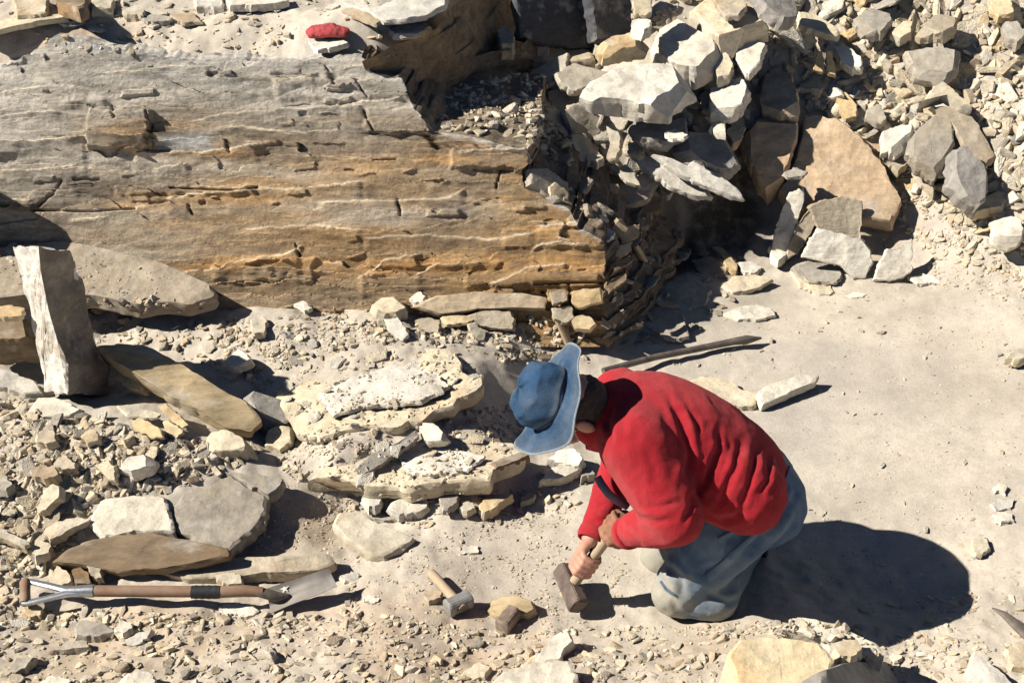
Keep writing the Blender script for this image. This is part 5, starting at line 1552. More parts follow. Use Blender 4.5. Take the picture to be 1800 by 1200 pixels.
# sledge hammer frame in the hands: foot of the handle at the head, running up to the right
HD = aty(1003, 1032, 2.84)
HE = aty(1094, 908, 2.845)
hx = (HE - HD).normalized()
tocam = (O - HD).normalized()
hc = (tocam - hx * tocam.dot(hx)).normalized()
hl = hx.cross(hc).normalized()
if hl.x > 0:
    hl = -hl
HLEN = (HE - HD).length


def grip(L, wrist, side, d0, spacing, rad, fr, closing=1.0, knu=.036, away=0.0):
    """a hand closed round the handle: palm from the wrist to the knuckles, four bent fingers of unequal length, thumb from the palm's side"""
    ks = []
    for i in range(4):
        d = d0 + spacing * i
        base = HD + hx * d

        def pt(deg, r_):
            a = R(deg)
            return base + side * (math.cos(a) * r_) + hc * (math.sin(a) * r_)
        ln = (.92, 1.0, .97, .82)[i]
        k = pt(22, knu)
        chain = [(k, fr * 1.18), (pt(22 + 48 * ln, knu * .93), fr * 1.08), (pt(22 + 100 * ln, rad + fr * .9), fr), (pt(22 + 158 * ln, rad + fr * .8), fr * .9), (pt(22 + 190 * ln, rad + fr * .7), fr * .8)]
        L.chain(chain, 8, 2)
        ks.append(k)
    mid = sum(ks, Vector()) / 4
    for i, k in enumerate(ks):
        w_ = wrist + (k - mid) * .45
        L.chain([(w_, .0175), (w_.lerp(k, .55), .0165), (k, fr * 1.2)], 10, 2)
    # thumb
    t0 = wrist.lerp(mid, .35) + (ks[3] - mid) * .5
    b = HD + hx * (d0 + spacing * 3.6)
    t1 = b + side * .026 - hc * .010
    t2 = b - hx * .012 + side * .004 - hc * (rad + .010)
    t3 = b - hx * .022 - side * .018 - hc * (rad + .006)
    L.chain([(t0, fr * 1.5), (t1, fr * 1.25), (t2, fr * 1.12), (t3, fr * .95)], 8, 2)


B = Lump()
B.chain([(PEL, (.11, .15, .11)), (WAI, (.10, .13, .10)), (CHE, (.11, .14, .12)), (UPC, (.09, .13, .09)), (NEC, .058), (HEADC + HA * -.05, .056)], 8, 2)
B.chain([(SHN, .055), (ELN, .042), (ELN.lerp(WRN, .5), .034), (WRN, .026)], 10)
B.chain([(SHF, .055), (ELF, .042), (ELF.lerp(WRF, .6), .034), (WRF, .026)], 10)
B.chain([(HPN, .085), (HPN.lerp(KNN, .5), .07), (KNN, .05), (at(1256, 1048, .066), .05), (ANN, .035)], 10)
B.chain([(HPF, .085), (HPF.lerp(KNF, .5), .07), (KNF, .05), (KNF.lerp(ANF, .4), .05), (ANF, .035)], 10)
B.ell(HEADC + FACE * -.012 + HA * .012, (.068, .084, .078), RH, 3)
B.ell(HEADC + FACE * .03 - HA * .055, (.055, .055, .05), RH, 3)
B.ell(HEADC + FACE * .052 - HA * .085, (.032, .028, .022), RH, 2)
B.chain([(HEADC + FACE * .088 + HA * .0, .010), (HEADC + FACE * .105 - HA * .028, .013)], 6, 2)
B.ell(HEADC + FACE * .088 + HA * .012, (.045, .012, .011), RH, 2)
for s_ in (-1, 1):
    B.ell(HEADC + SIDE * s_ * .077 - FACE * .012 - HA * .02, (.010, .019, .030), RH, 2)
    B.ell(HEADC + SIDE * s_ * .035 + FACE * .07 - HA * .03, (.020, .016, .016), RH, 2)
B.chain([(HEADC + SIDE * -.02 + FACE * .085 - HA * .055, .0075), (HEADC + SIDE * .02 + FACE * .085 - HA * .055, .0075)], 5, 2)
grip(B, WRF, hl, .072, .0195, .0165, .0088)
body = add('body', B.fuse('body', .0042, 2, M['skin'], PO), person, (0, 0, 0))
hr = Lump()
hr.ell(HEADC - FACE * .022 - HA * .01, (.073, .078, .070), RH, 3)
hm = hr.fuse('hair', .006, 2, M['hair'], PO, lambda c, n: .004 * perlin(c[:, 0] * 90, c[:, 1] * 90, c[:, 2] * 30))
add('hair', hm, person, (0, 0, 0))
for s_ in (-1, 1):
    e = Lump()
    e.ell(HEADC + SIDE * s_ * .032 + FACE * .083 - HA * .012, .012, None, 2)
    add('eye', mesh_np('eye', e.v[0] - np.array(PO), e.f[0], plain('eye_white' if s_ < 0 else 'eye_white_2', (.6, .58, .54), .3)), person, (0, 0, 0))

# jersey
t = NT('red_fleece')
tc = t.n('TexCoord')
n1 = t.n('TexNoise', {'Vector': (tc, 'Object'), 'Scale': 7.0, 'Detail': 6.0, 'Roughness': .6})
f1 = t.ramp(n1, [(.3, .86), (.7, 1.12)])
c1 = t.mix(1.0, (.42, .020, .030), f1, 'MULTIPLY')
n3 = t.n('TexNoise', {'Vector': (tc, 'Object'), 'Scale': 14.0, 'Detail': 7.0, 'Roughness': .7})
f3 = t.ramp(n3, [(.55, 0.0), (.85, .16)])
c2 = t.mix(f3, c1, (.50, .28, .22))
n2 = t.n('TexNoise', {'Vector': (tc, 'Object'), 'Scale': 320.0, 'Detail': 6.0, 'Roughness': .8})
n4 = t.n('TexNoise', {'Vector': (tc, 'Object'), 'Scale': 40.0, 'Detail': 4.0, 'Roughness': .6})
hh = t.n('Math', {0: n2, 1: n4}, operation='ADD')
M['fleece'] = t.out(c2, .95, hh, .8, .005, .1)
t.b.inputs['Sheen Weight'].default_value = .25
t.b.inputs['Sheen Roughness'].default_value = .5
t.b.inputs['Sheen Tint'].default_value = (1, .55, .5, 1)

J = Lump()


def barrel(L, st, sub=3):
    """trunk of turned ellipsoids: stations (u, v, y, half thickness, half width)"""
    P_ = [(aty(u, v, y), n_, l_) for u, v, y, n_, l_ in st]
    for (a, na, la), (b, nb_, lb) in zip(P_, P_[1:]):
        d = (b - a).normalized()
        m = max(3, int((b - a).length / .018))
        for i in range(m + 1):
            q = i / m
            r3 = Vector((0, 1, 0))
            up3 = r3.cross(d).normalized()
            rot = Matrix((d, r3, up3)).transposed()
            nn, ll = na + (nb_ - na) * q, la + (lb - la) * q
            L.ell(a.lerp(b, q), (nn * .62, ll, nn), rot, sub)


TR = [(1034, 738, 2.915, .066, .070), (1052, 732, 2.92, .076, .080), (1078, 730, 2.925, .088, .105), (1112, 738, 2.93, .110, .172), (1150, 750, 2.93, .128, .188), (1192, 768, 2.93, .140, .186), (1238, 795, 2.93, .146, .178), (1285, 828, 2.92, .142, .170), (1310, 848, 2.91, .136, .164)]
barrel(J, TR)
J.chain([(aty(1262, 840, 2.84), .125), (aty(1312, 868, 2.815), .112)], 6)
J.chain([(UPC.lerp(SHN, .5), .11), (SHN, .102), (SHN.lerp(ELN, .5), .092), (ELN, .078), (ELN.lerp(WRN, .5), .060), (WRN.lerp(ELN, .12), .044)], 14)
J.chain([(UPC.lerp(SHF, .6), .09), (SHF, .082), (SHF.lerp(ELF, .5), .073), (ELF, .066), (ELF.lerp(WRF, .5), .052), (WRF.lerp(ELF, .1), .040)], 12)


def line_folds(c, n, folds, k_amp=1.0):
    """creases laid along given courses on the side the photo shows"""
    d = c - np.array(O)
    dep = d @ np.array(FW)
    u = 900 + F * d[:, 0] / dep
    v = 600 - F * (d @ np.array(UPV)) / dep
    facing = np.clip(-(n * d).sum(1) / np.linalg.norm(d, axis=1) * 3, 0, 1)
    a = np.zeros(len(c))
    for k, (ln, dp, w_) in enumerate(folds):
        P0 = np.array(ln, float)
        uu = u + 5 * perlin(u / 28, v / 28, k * 2.0, 97)
        dm = np.full(len(c), 1e3)
        tm = np.zeros(len(c))
        for i, (p, q) in enumerate(zip(P0, P0[1:])):
            e_ = q - p
            tt = np.clip(((uu - p[0]) * e_[0] + (v - p[1]) * e_[1]) / (e_ @ e_), 0, 1)
            dd = np.hypot(uu - p[0] - tt * e_[0], v - p[1] - tt * e_[1])
            tm = np.where(dd < dm, (i + tt) / (len(P0) - 1), tm)
            dm = np.minimum(dm, dd)
        taper = np.clip(np.minimum(tm, 1 - tm) * 4 + .15, 0, 1)
        a += facing * taper * dp * k_amp * (-np.exp(-(dm / w_) ** 2) + .75 * np.exp(-((dm - 2.0 * w_) / (1.1 * w_)) ** 2))
    return a


JF = [([(1172, 690), (1192, 726), (1208, 772), (1212, 820), (1204, 850)], .013, 7), ([(1196, 700), (1218, 730), (1228, 770)], .006, 5), ([(1262, 752), (1262, 795), (1244, 838), (1226, 872)], .009, 6),
      ([(1300, 770), (1296, 815), (1278, 858), (1262, 892)], .010, 6), ([(1330, 785), (1326, 828), (1310, 872), (1298, 900)], .008, 5), ([(1352, 800), (1348, 840), (1336, 872)], .007, 5), ([(1240, 900), (1262, 916), (1290, 910), (1318, 892)], .008, 6),
      ([(1228, 800), (1222, 840), (1226, 880)], .007, 6), ([(1098, 925), (1116, 948), (1136, 962)], .006, 5), ([(1118, 905), (1150, 916), (1186, 912)], .006, 5), ([(1130, 888), (1160, 890), (1196, 880)], .005, 5), ([(1210, 860), (1214, 890), (1200, 930)], .006, 5),
      ([(1078, 700), (1070, 740), (1076, 790)], .006, 6), ([(1094, 690), (1100, 730), (1096, 770)], .004, 6), ([(1140, 780), (1152, 820), (1150, 850)], .004, 7), ([(1028, 905), (1044, 915), (1062, 915)], .004, 4), ([(1036, 880), (1050, 890), (1066, 888)], .004, 4)]


def jfold(c, n):
    a = line_folds(c, n, JF, .62)
    a += .0045 * fbm(c[:, 0] * 7, c[:, 1] * 7, c[:, 2] * 7, 3, 10) + .0012 * fbm(c[:, 0] * 40, c[:, 1] * 40, c[:, 2] * 40, 2, 11)
    return a


add('jersey', J.fuse('jersey', .0062, 14, M['fleece'], PO, jfold, 1), person, (0, 0, 0))
# cuffs, collar, hem as soft rings


def ring(name, c, ax, r1, r2, w, mat, parent, org, el=1.0, up_=None, n=28, wav=0.0, seed=0):
    ax = ax.normalized()
    e1 = ax.orthogonal().normalized() if up_ is None else (up_ - ax * up_.dot(ax)).normalized()
    e2 = ax.cross(e1)
    V = []
    prof = [(-w / 2, r1 - .006), (-w / 2, r1), (0, (r1 + r2) / 2 + .002), (w / 2, r2), (w / 2, r2 - .006), (0, (r1 + r2) / 2 - .006)]
    for h, rr in prof:
        for i in range(n):
            a = i / n * 2 * math.pi
            q = 1 + wav * math.sin(a * 7 + seed) * .5 + wav * math.sin(a * 3 + 1)
            V.append(c + ax * h + e1 * (math.cos(a) * rr * q) + e2 * (math.sin(a) * rr * el * q) - org)
    f = grid_faces(len(prof), n, True).tolist()
    f += [[(len(prof) - 1) * n + i, (len(prof) - 1) * n + (i + 1) % n, (i + 1) % n, i] for i in range(n)]
    me = mesh_np(name, np.array(V), np.array(f), mat)
    return add(name, me, parent, (0, 0, 0))


ring('cuff', WRF.lerp(ELF, .04), WRF - ELF, .041, .037, .03, M['fleece'], person, PO, seed=1)
ring('cuff', WRN.lerp(ELN, .06), WRN - ELN, .046, .041, .03, M['fleece'], person, PO, seed=2)
hd_ = (aty(1318, 852, 2.91) - aty(1285, 828, 2.92)).normalized()
hr_ = Vector((0, 1, 0))
ring('collar', NEC + Vector((-.02, -.01, -.02)), Vector((-1, 0, .05)), .078, .070, .05, M['fleece'], person, PO, seed=3, wav=.03)


def tube(name, pts_, rad, mat, parent=None, org=Vector(), n=10, flat=1.0, cap=True, upv=None, smooth=True):
    """tube with a radius per point"""
    P_ = [Vector(p) for p in pts_]
    rr = rad if isinstance(rad, (list, tuple)) else [rad] * len(P_)
    V = []
    prev = None
    for i, p in enumerate(P_):
        d = (P_[min(i + 1, len(P_) - 1)] - P_[max(i - 1, 0)]).normalized()
        ref = upv or prev or (Vector((0, 0, 1)) if abs(d.z) < .9 else Vector((0, 1, 0)))
        e1 = (ref - d * ref.dot(d)).normalized()
        prev = e1
        e2 = d.cross(e1)
        for k in range(n):
            a = k / n * 2 * math.pi
            V.append(p + e1 * math.cos(a) * rr[i] * flat + e2 * math.sin(a) * rr[i] - org)
    m_ = len(P_)
    f = grid_faces(m_, n, True).tolist()
    if cap:
        V.append(P_[0] - org)
        V.append(P_[-1] - org)
        a0, a1 = len(V) - 2, len(V) - 1
        f += [[a0, (i + 1) % n, i, a0] for i in range(n)]
        f += [[a1, (m_ - 1) * n + i, (m_ - 1) * n + (i + 1) % n, a1] for i in range(n)]
    me = bpy.data.meshes.new(name)
    me.from_pydata([tuple(v) for v in V], [], [list(dict.fromkeys(q)) for q in f])
    me.polygons.foreach_set('use_smooth', [smooth] * len(me.polygons))
    me.set_sharp_from_angle(angle=R(40))
    me.materials.append(mat)
    return add(name, me, parent, (0, 0, 0) if parent is not None else org)


# grey strap under the chest, between the arms
tube('strap', [aty(1050, 838, 2.86), aty(1058, 852, 2.84), aty(1070, 868, 2.82), aty(1086, 880, 2.82), aty(1104, 890, 2.83)], .011, M['strap'], person, PO, 8, .35, upv=Vector((0, -.6, .4)))

# waistband and side seam of the jeans lie on the cloth
bpy.context.view_layer.update()


def on_cloth(me_, pts_, lift=.002):
    bv = BVHTree.FromPolygons([tuple(v.co) for v in me_.vertices], [tuple(p.vertices) for p in me_.polygons])
    out = []
    for u, v in pts_:
        h_ = bv.ray_cast(O - PO, ray(u, v).normalized())
        if h_[0] is not None:
            out.append(h_[0] + h_[1] * lift + PO)
    return out


# gloved left hand
G = Lump()
grip(G, WRN + (WRN - ELN).normalized() * .012, -hl, .225, .021, .017, .0115, knu=.040)
G.chain([(WRN.lerp(ELN, .10), .040), (WRN + (WRN - ELN).normalized() * .012, .034)], 6)
add('glove', G.fuse('glove', .0045, 2, M['glove'], PO, lambda c, n: .0025 * perlin(c[:, 0] * 60, c[:, 1] * 60, c[:, 2] * 60, 3)), person, (0, 0, 0))

# jeans
t = NT('faded_jeans')
tc = t.n('TexCoord')
n1 = t.n('TexNoise', {'Vector': (tc, 'Object'), 'Scale': 6.0, 'Detail': 7.0, 'Roughness': .65})
f1 = t.ramp(n1, [(.36, 0.0), (.60, 1.0)])
c1 = t.mix(f1, (.07, .125, .21), (.19, .245, .30))
sx = t.n('SeparateXYZ', {0: (tc, 'Object')})
n2 = t.n('TexNoise', {'Vector': (tc, 'Object'), 'Scale': 9.0, 'Detail': 7.0, 'Roughness': .7})
a1 = t.n('Math', {0: (sx, 'Z'), 1: -2.6, 2: 1.02}, operation='MULTIPLY_ADD')
a2 = t.n('Math', {0: (sx, 'X'), 1: -1.9}, operation='MULTIPLY')
a3 = t.n('Math', {0: a1, 1: a2}, operation='ADD')
a4 = t.n('Math', {0: a3, 1: n2}, operation='MULTIPLY')
f4 = t.ramp(a4, [(.32, 0.0), (.54, .9)])
c2 = t.mix(f4, c1, (.36, .33, .255))
n3 = t.n('TexNoise', {'Vector': (tc, 'Object'), 'Scale': 420.0, 'Detail': 3.0})
f3 = t.ramp(n3, [(.3, .85), (.7, 1.12)])
c3 = t.mix(1.0, c2, f3, 'MULTIPLY')
n5 = t.n('TexNoise', {'Vector': (tc, 'Object'), 'Scale': 22.0, 'Detail': 6.0})
M['jeans'] = t.out(c3, .9, n5, .5, .006, .15)
Q = Lump()
Q.chain([(PEL + Vector((.018, -.06, -.012)), .126), (PEL + Vector((.012, .05, -.03)), .112)], 5)
Q.chain([(PEL, .12), (WAI + Vector((.02, 0, -.05)), .10)], 5)
Q.chain([(HPN + Vector((.004, .015, -.01)), .118), (HPN.lerp(KNN, .35), .106), (HPN.lerp(KNN, .7), .088), (KNN, .072)], 12)
Q.chain([(KNN, .072), (at(1256, 1048, .066), .070), (ANN, .056)], 12)
Q.chain([(HPF, .118), (HPF.lerp(KNF, .5), .10), (KNF, .072)], 12)
Q.chain([(KNF, .072), (KNF.lerp(ANF, .5), .068), (ANF, .055)], 10)


QF = [([(1392, 880), (1350, 930), (1296, 985), (1240, 1030)], .009, 7), ([(1398, 915), (1350, 975), (1300, 1030)], .009, 7), ([(1352, 905), (1310, 935), (1262, 958)], .006, 6), ([(1165, 990), (1196, 1012), (1204, 1044)], .007, 6),
      ([(1156, 1030), (1180, 1050), (1200, 1078)], .006, 5), ([(1290, 940), (1270, 985), (1230, 1012)], .006, 6), ([(1240, 1040), (1280, 1060), (1300, 1050)], .006, 5), ([(1376, 860), (1340, 905), (1316, 930)], .005, 6)]


def qfold(c, n):
    t_, d = nseg(c, HPN, KNN)
    a = .003 * np.clip(1 - np.abs(perlin(t_ * 2.2 + c[:, 1] * 3, c[:, 2] * 7 + c[:, 0] * 5, c[:, 1] * 3, 14)) * 2.6, -.7, 1)
    a += .002 * np.clip(1 - np.abs(perlin(c[:, 0] * 16 + c[:, 2] * 10, c[:, 1] * 8, c[:, 2] * 4, 15)) * 2.4, -.7, 1)
    a += line_folds(c, n, QF)
    kn = np.exp(-((c - np.array(KNN)) ** 2).sum(1) / .011)
    a += kn * .007 * perlin(c[:, 0] * 28, c[:, 1] * 28, c[:, 2] * 28, 16)
    return a


jeans = add('jeans', Q.fuse('jeans', .0065, 8, M['jeans'], PO, qfold, 1), person, (0, 0, 0))
def dense(pp, n=8):
    o_ = []
    for a, b in zip(pp, pp[1:]):
        o_ += [(a[0] + (b[0] - a[0]) * k / n, a[1] + (b[1] - a[1]) * k / n) for k in range(n)]
    return o_ + [pp[-1]]


SEAM = plain('seam_thread', (.17, .19, .20), .9)
DKSEAM = plain('seam_blue', (.07, .11, .17), .95)
for nm, pp, rr_, mm in (('side_seam', [(1352, 900), (1320, 940), (1280, 975), (1240, 1010)], .0022, DKSEAM), ('pocket_seam', [(1384, 862), (1378, 884), (1370, 908), (1362, 926)], .0013, SEAM),
                        ('pocket_edge', [(1322, 905), (1340, 898), (1356, 880)], .0018, DKSEAM), ('waistband', [(1262, 945), (1300, 925), (1340, 895), (1372, 858), (1388, 820)], .0030, DKSEAM), ('knee_tab', [(1163, 1022), (1172, 1034), (1186, 1044)], .0045, DKSEAM)):
    q_ = on_cloth(jeans.data, dense(pp))
    if len(q_) > 3:
        tube(nm, q_, rr_, mm, person, PO, 5)

# boots: soles up behind, toes on the ground
for an, k in ((ANN, 0), (ANF, 1)):
    bo = Lump()
    heel = an + Vector((.026, .045, .025))
    toe = an + Vector((.045, .060, -.085))
    toe.z = max(toe.z, .03)
    bo.chain([(an, .052), (heel, .045)], 6)
    bo.chain([(heel, (.035, .042, .04)), (heel.lerp(toe, .5), (.034, .040, .04)), (toe, (.038, .046, .03)), (toe + Vector((-.03, 0, -.004)), (.04, .044, .026))], 8)
    bt_ = add('boot', bo.fuse('boot', .006, 3, M['boot'], PO), person, (0, 0, 0))
    so_ = Lump()
    so_.chain([(heel + Vector((.034, 0, .01)), (.010, .038, .036)), (heel.lerp(toe, .5) + Vector((.034, 0, 0)), (.010, .034, .04)), (toe + Vector((.038, 0, .0)), (.010, .043, .032))], 8)
    add('sole', so_.fuse('sole', .005, 1, M['black'], PO), bt_, (0, 0, 0))

# hat -------------------------------------------------------------
t = NT('faded_denim')
tc = t.n('TexCoord')
n1 = t.n('TexNoise', {'Vector': (tc, 'Object'), 'Scale': 16.0, 'Detail': 8.0, 'Roughness': .7})
vc = t.n('VertexColor', layer_name='Col')
f1 = t.ramp(n1, [(.3, .72), (.7, 1.25)])
c1 = t.mix(1.0, vc, f1, 'MULTIPLY')
n2 = t.n('TexNoise', {'Vector': (tc, 'Object'), 'Scale': 300.0, 'Detail': 4.0, 'Roughness': .8})
f2 = t.ramp(n2, [(.3, .75), (.7, 1.2)])
c2 = t.mix(1.0, c1, f2, 'MULTIPLY')
n7 = t.n('TexNoise', {'Vector': (tc, 'Object'), 'Scale': 11.0, 'Detail': 8.0, 'Roughness': .75})
f7 = t.ramp(n7, [(.5, 0.0), (.72, .55)])
c2 = t.mix(f7, c2, (.22, .25, .28))
n8 = t.n('TexNoise', {'Vector': (tc, 'Object'), 'Scale': 45.0, 'Detail': 5.0, 'Roughness': .6})
h0 = t.n('Math', {0: n2, 1: n8}, operation='ADD')
hh = t.n('Math', {0: h0, 1: n1}, operation='ADD')
M['denim'] = t.out(c2, .92, hh, .9, .006, .1)
hat = add('hat', None, person, HB - PO)
hat.scale = (.92, .92, .92)
NA = 120
e1, e2 = FACE, SIDE


def hat_part(name, prof, col_, cre=0.0, parent=hat, close=False):
    V, CC = [], []
    A = np.linspace(0, 2 * math.pi, NA, endpoint=False)
    for (rr, hh_) in prof:
        for a in A:
            over_ = max(0, rr - .095) / .075
            ww_ = over_ * (.022 * math.sin(2 * a + 1.0) + .013 * math.sin(3 * a + .3) + .006 * math.sin(7 * a)) + .0007 * math.sin(rr * 1400) * (rr > .1)
            cr_ = 1 + (.035 * math.sin(2 * a + .4) + .022 * math.sin(5 * a) + .012 * math.sin(9 * a + 2)) * min(1, hh_ / .05) * cre
            x = rr * cr_ * (1.0 + .05 * abs(math.cos(a)))
            V.append(e1 * math.cos(a) * x + e2 * math.sin(a) * rr * cr_ * .96 + HA * (hh_ + ww_ + cre * .006 * math.sin(4 * a + rr * 40)))
            V[-1] = V[-1] + (e1 * math.cos(a) + e2 * math.sin(a)) * (.0035 * float(math.sin(a * 6 + hh_ * 60) * math.sin(a * 2.3 + hh_ * 25)) * min(1, max(0, hh_) / .03))
            CC.append(col_(rr, hh_, a))
    me = mesh_np(name, np.array(V), grid_faces(len(prof), NA, True)[:, ::-1], M['denim'])
    set_color(me, 'Col', np.array(CC))
    return add(name, me, parent, (0, 0, 0))


DB, DL, DD = np.array([.04, .095, .185]), np.array([.15, .19, .235]), np.array([.05, .10, .20])


def ccrown(rr, h, a):
    q = .5 + .5 * math.sin(a * 3 + h * 30)
    c = DB * (1 - .25 * q) + DL * .25 * q
    if abs(h - .012) < .003 or abs(h - .075) < .003:
        c = DL
    return c


def cbrim(rr, h, a):
    k = (math.sin(rr * 900) > .45)
    tt = min(1, max(0, (rr - .10) / .06))
    c = DB * (1 - .65 * tt) + DL * .65 * tt
    c = c * (.86 if k else 1.0)
    if rr > .163:
        c = np.array([.30, .34, .38])
    return c


crown = [(.094, 0), (.0945, .006), (.096, .010), (.0955, .014), (.0945, .03), (.0925, .045), (.088, .058), (.082, .069), (.0815, .072), (.076, .078), (.066, .085), (.052, .090), (.035, .093), (.012, .095), (.001, .095)]
hat_part('crown', crown, ccrown, 1.0)
brim = [(r_, -.002 - .10 * max(0, r_ - .095) ** 1.0 * (1.1 + 3.0 * (r_ - .095))) for r_ in np.linspace(.093, .166, 26)]
brim += [(.1672, brim[-1][1] - .0015), (.1668, brim[-1][1] - .0035)] + [(r_, h_ - .0035) for r_, h_ in [(q[0], q[1]) for q in brim[:26][::-1]]]
hat_part('brim', brim, cbrim)

# ------------------------------------------------------------------ tools
def box_bm(bm, M4, sx_, sy_, sz_, bev=.003, seg=2):
    r = bmesh.ops.create_cube(bm, size=1.0, matrix=M4 @ Matrix.Diagonal((sx_, sy_, sz_, 1)))
    vs = r['verts']
    es = list({e for v in vs for e in v.link_edges})
    if bev:
        bmesh.ops.bevel(bm, geom=es, offset=bev, segments=seg, affect='EDGES')


def hammer_head(name, L, w_, h_, fwd, upv, c, mat, parent, org, neck=.88, eye=None):
    """forged block: octagonal faces swelling to both ends, waist in the middle"""
    fwd = fwd.normalized()
    upv = (upv - fwd * upv.dot(fwd)).normalized()
    sd_ = fwd.cross(upv)
    secs = [(-.5, .80), (-.485, .90), (-.46, 1.0), (-.34, 1.0), (-.25, .93), (-.12, neck + .06), (0, neck + .04), (.12, neck + .06), (.25, .93), (.34, 1.0), (.46, 1.0), (.485, .90), (.5, .80)]
    V = []
    ch = .30
    oc = [(1, -ch), (1, ch), (ch, 1), (-ch, 1), (-1, ch), (-1, -ch), (-ch, -1), (ch, -1)]
    ch2 = .62
    oc = [(1, -ch2), (1, ch2), (ch2, 1), (-ch2, 1), (-1, ch2), (-1, -ch2), (-ch2, -1), (ch2, -1)]
    for t_, k in secs:
        for a, b in oc:
            V.append(c + fwd * (t_ * L) + sd_ * (a * w_ / 2 * k) + upv * (b * h_ / 2 * k) - org)
    n = 8
    f = grid_faces(len(secs), n, True).tolist()
    f += [list(range(n)), [(len(secs) - 1) * n + i for i in range(n)][::-1]]
    bm = bmesh.new()
    vs = [bm.verts.new(v) for v in V]
    for q in f:
        bm.faces.new([vs[i] for i in q])
    bmesh.ops.recalc_face_normals(bm, faces=bm.faces)
    bmesh.ops.bevel(bm, geom=[e for e in bm.edges if e.calc_face_angle(0) > .5], offset=.0022, segments=2, affect='EDGES')
    me = bpy.data.meshes.new(name)
    bm.to_mesh(me)
    bm.free()
    me.polygons.foreach_set('use_smooth', [True] * len(me.polygons))
    me.set_sharp_from_angle(angle=R(35))
    me.materials.append(mat)
    return add(name, me, parent, (0, 0, 0))


sh = thing('sledge_hammer', 'short-handled sledge hammer with a rusty head held in both hands by the kneeling person', 'hammer', HD)
ax_ = (Vector((0, -1, 0)) * .95 + Vector((.89, 0, -.46)) * .33).normalized()
ax_ = (ax_ - hx * ax_.dot(hx)).normalized()
hammer_head('head', .142, .052, .056, ax_, hx, HD + hx * .0, M['rust'], sh, HD, .93)
tube('handle', [HD - hx * .036, HD + hx * .02, HD + hx * .10, HD + hx * .2, HD + hx * (HLEN - .03), HD + hx * HLEN], [.0155, .016, .0150, .0160, .0175, .0165], M['palewood'], sh, HD, 14)

# lying club hammer
c0 = at(806, 1066, .035)
hs = (at(752, 1000, .03) - at(797, 1050, .035)).normalized()
lh = thing('club_hammer', 'grey club hammer lying on the floor with its wooden handle half in the dust', 'hammer', c0)
hp, _ = hit(806, 1082)
c0 = Vector((c0.x, c0.y, hp.z + .026))
lh.location = c0
a_ = Vector((1, .22, 0))
a_ = (a_ - hs * a_.dot(hs)).normalized()
hammer_head('head', .078, .046, .046, a_, Vector((0, 0, 1)), c0, M['zinc'], lh, c0, .9)
tube('handle', [c0 - hs * .0245, c0 + hs * .02, c0 + hs * .08, c0 + hs * .135, c0 + hs * .150], [.013, .0145, .0135, .0145, .013], M['palewood'], lh, c0, 12)
tube('eye_rim', [c0 - hs * .026, c0 - hs * .0225], [.0165, .017], M['iron'], lh, c0, 14, .7)

# dusty sledge head without visible handle
p0, _ = hit(893, 1098)
c1_ = Vector((p0.x, p0.y, p0.z + .022))
dh = thing('dusty_hammer_head', 'dusty brown hammer head lying between the club hammer and the sledge hammer', 'hammer', c1_)
hammer_head('head', .070, .044, .046, Vector((.45, .75, .05)), Vector((0, 0, 1)), c1_, M['dustyrust'], dh, c1_, .95)

# spade ----------------------------------------------------------
sz = .075
g0, g1 = at(44, 1024, sz), at(44, 1056, sz - .01)
s0, s1 = at(158, 1038, sz), at(448, 1040, sz)
sp = thing('spade', 'short spade with a silver D-grip, brown shaft bound with black tape and a square blade', 'spade', (g0 + g1) * .5)
SO = sp.location.copy()
tube('grip', [g0 + Vector((0, .010, 0)), g0, g0.lerp(g1, .5), g1, g1 - Vector((0, .010, 0))], [.012, .0155, .0145, .0155, .012], M['wood'], sp, SO, 12)
yk = at(118, 1040, sz)
for a, s_ in ((at(56, 1022, sz), 1), (at(50, 1059, sz - .01), -1)):
    tube('yoke_arm', [a + Vector((-.018, 0, 0)), a, a.lerp(yk, .5) + Vector((0, .004 * s_, 0)), yk + Vector((0, .006 * s_, 0)), s0], [.009, .010, .0105, .012, .015], M['steel'], sp, SO, 10, .75)
tube('socket', [at(116, 1039, sz), s0 + Vector((-.005, 0, 0)), s0 + Vector((.012, 0, 0))], [.014, .0178, .0178], M['steel'], sp, SO, 14)
tube('shaft', [s0 - Vector((.02, 0, 0)), s0.lerp(s1, .3), s0.lerp(s1, .6), at(384, 1040, sz), at(430, 1038, sz), at(462, 1040, sz - .006)], [.0158, .0165, .016, .0165, .0165, .0145], M['wood'], sp, SO, 14)
wr = Lump()
for i in range(9):
    u_ = 337 + i * 5.6
    tube('tape_wrap' if i == 0 else 'tape_wrap', [at(u_, 1040, sz), at(u_ + 5.8, 1040, sz)], [.0185 + .001 * (i % 2), .0178 + .001 * (i % 2)], M['black'], sp, SO, 14)
tube('strap_neck', [at(452, 1039, sz - .003), at(472, 1044, sz - .012), at(488, 1048, sz - .02), at(508, 1046, sz - .024)], [.0150, .0165, .0150, .006], M['iron'], sp, SO, 12, .8)
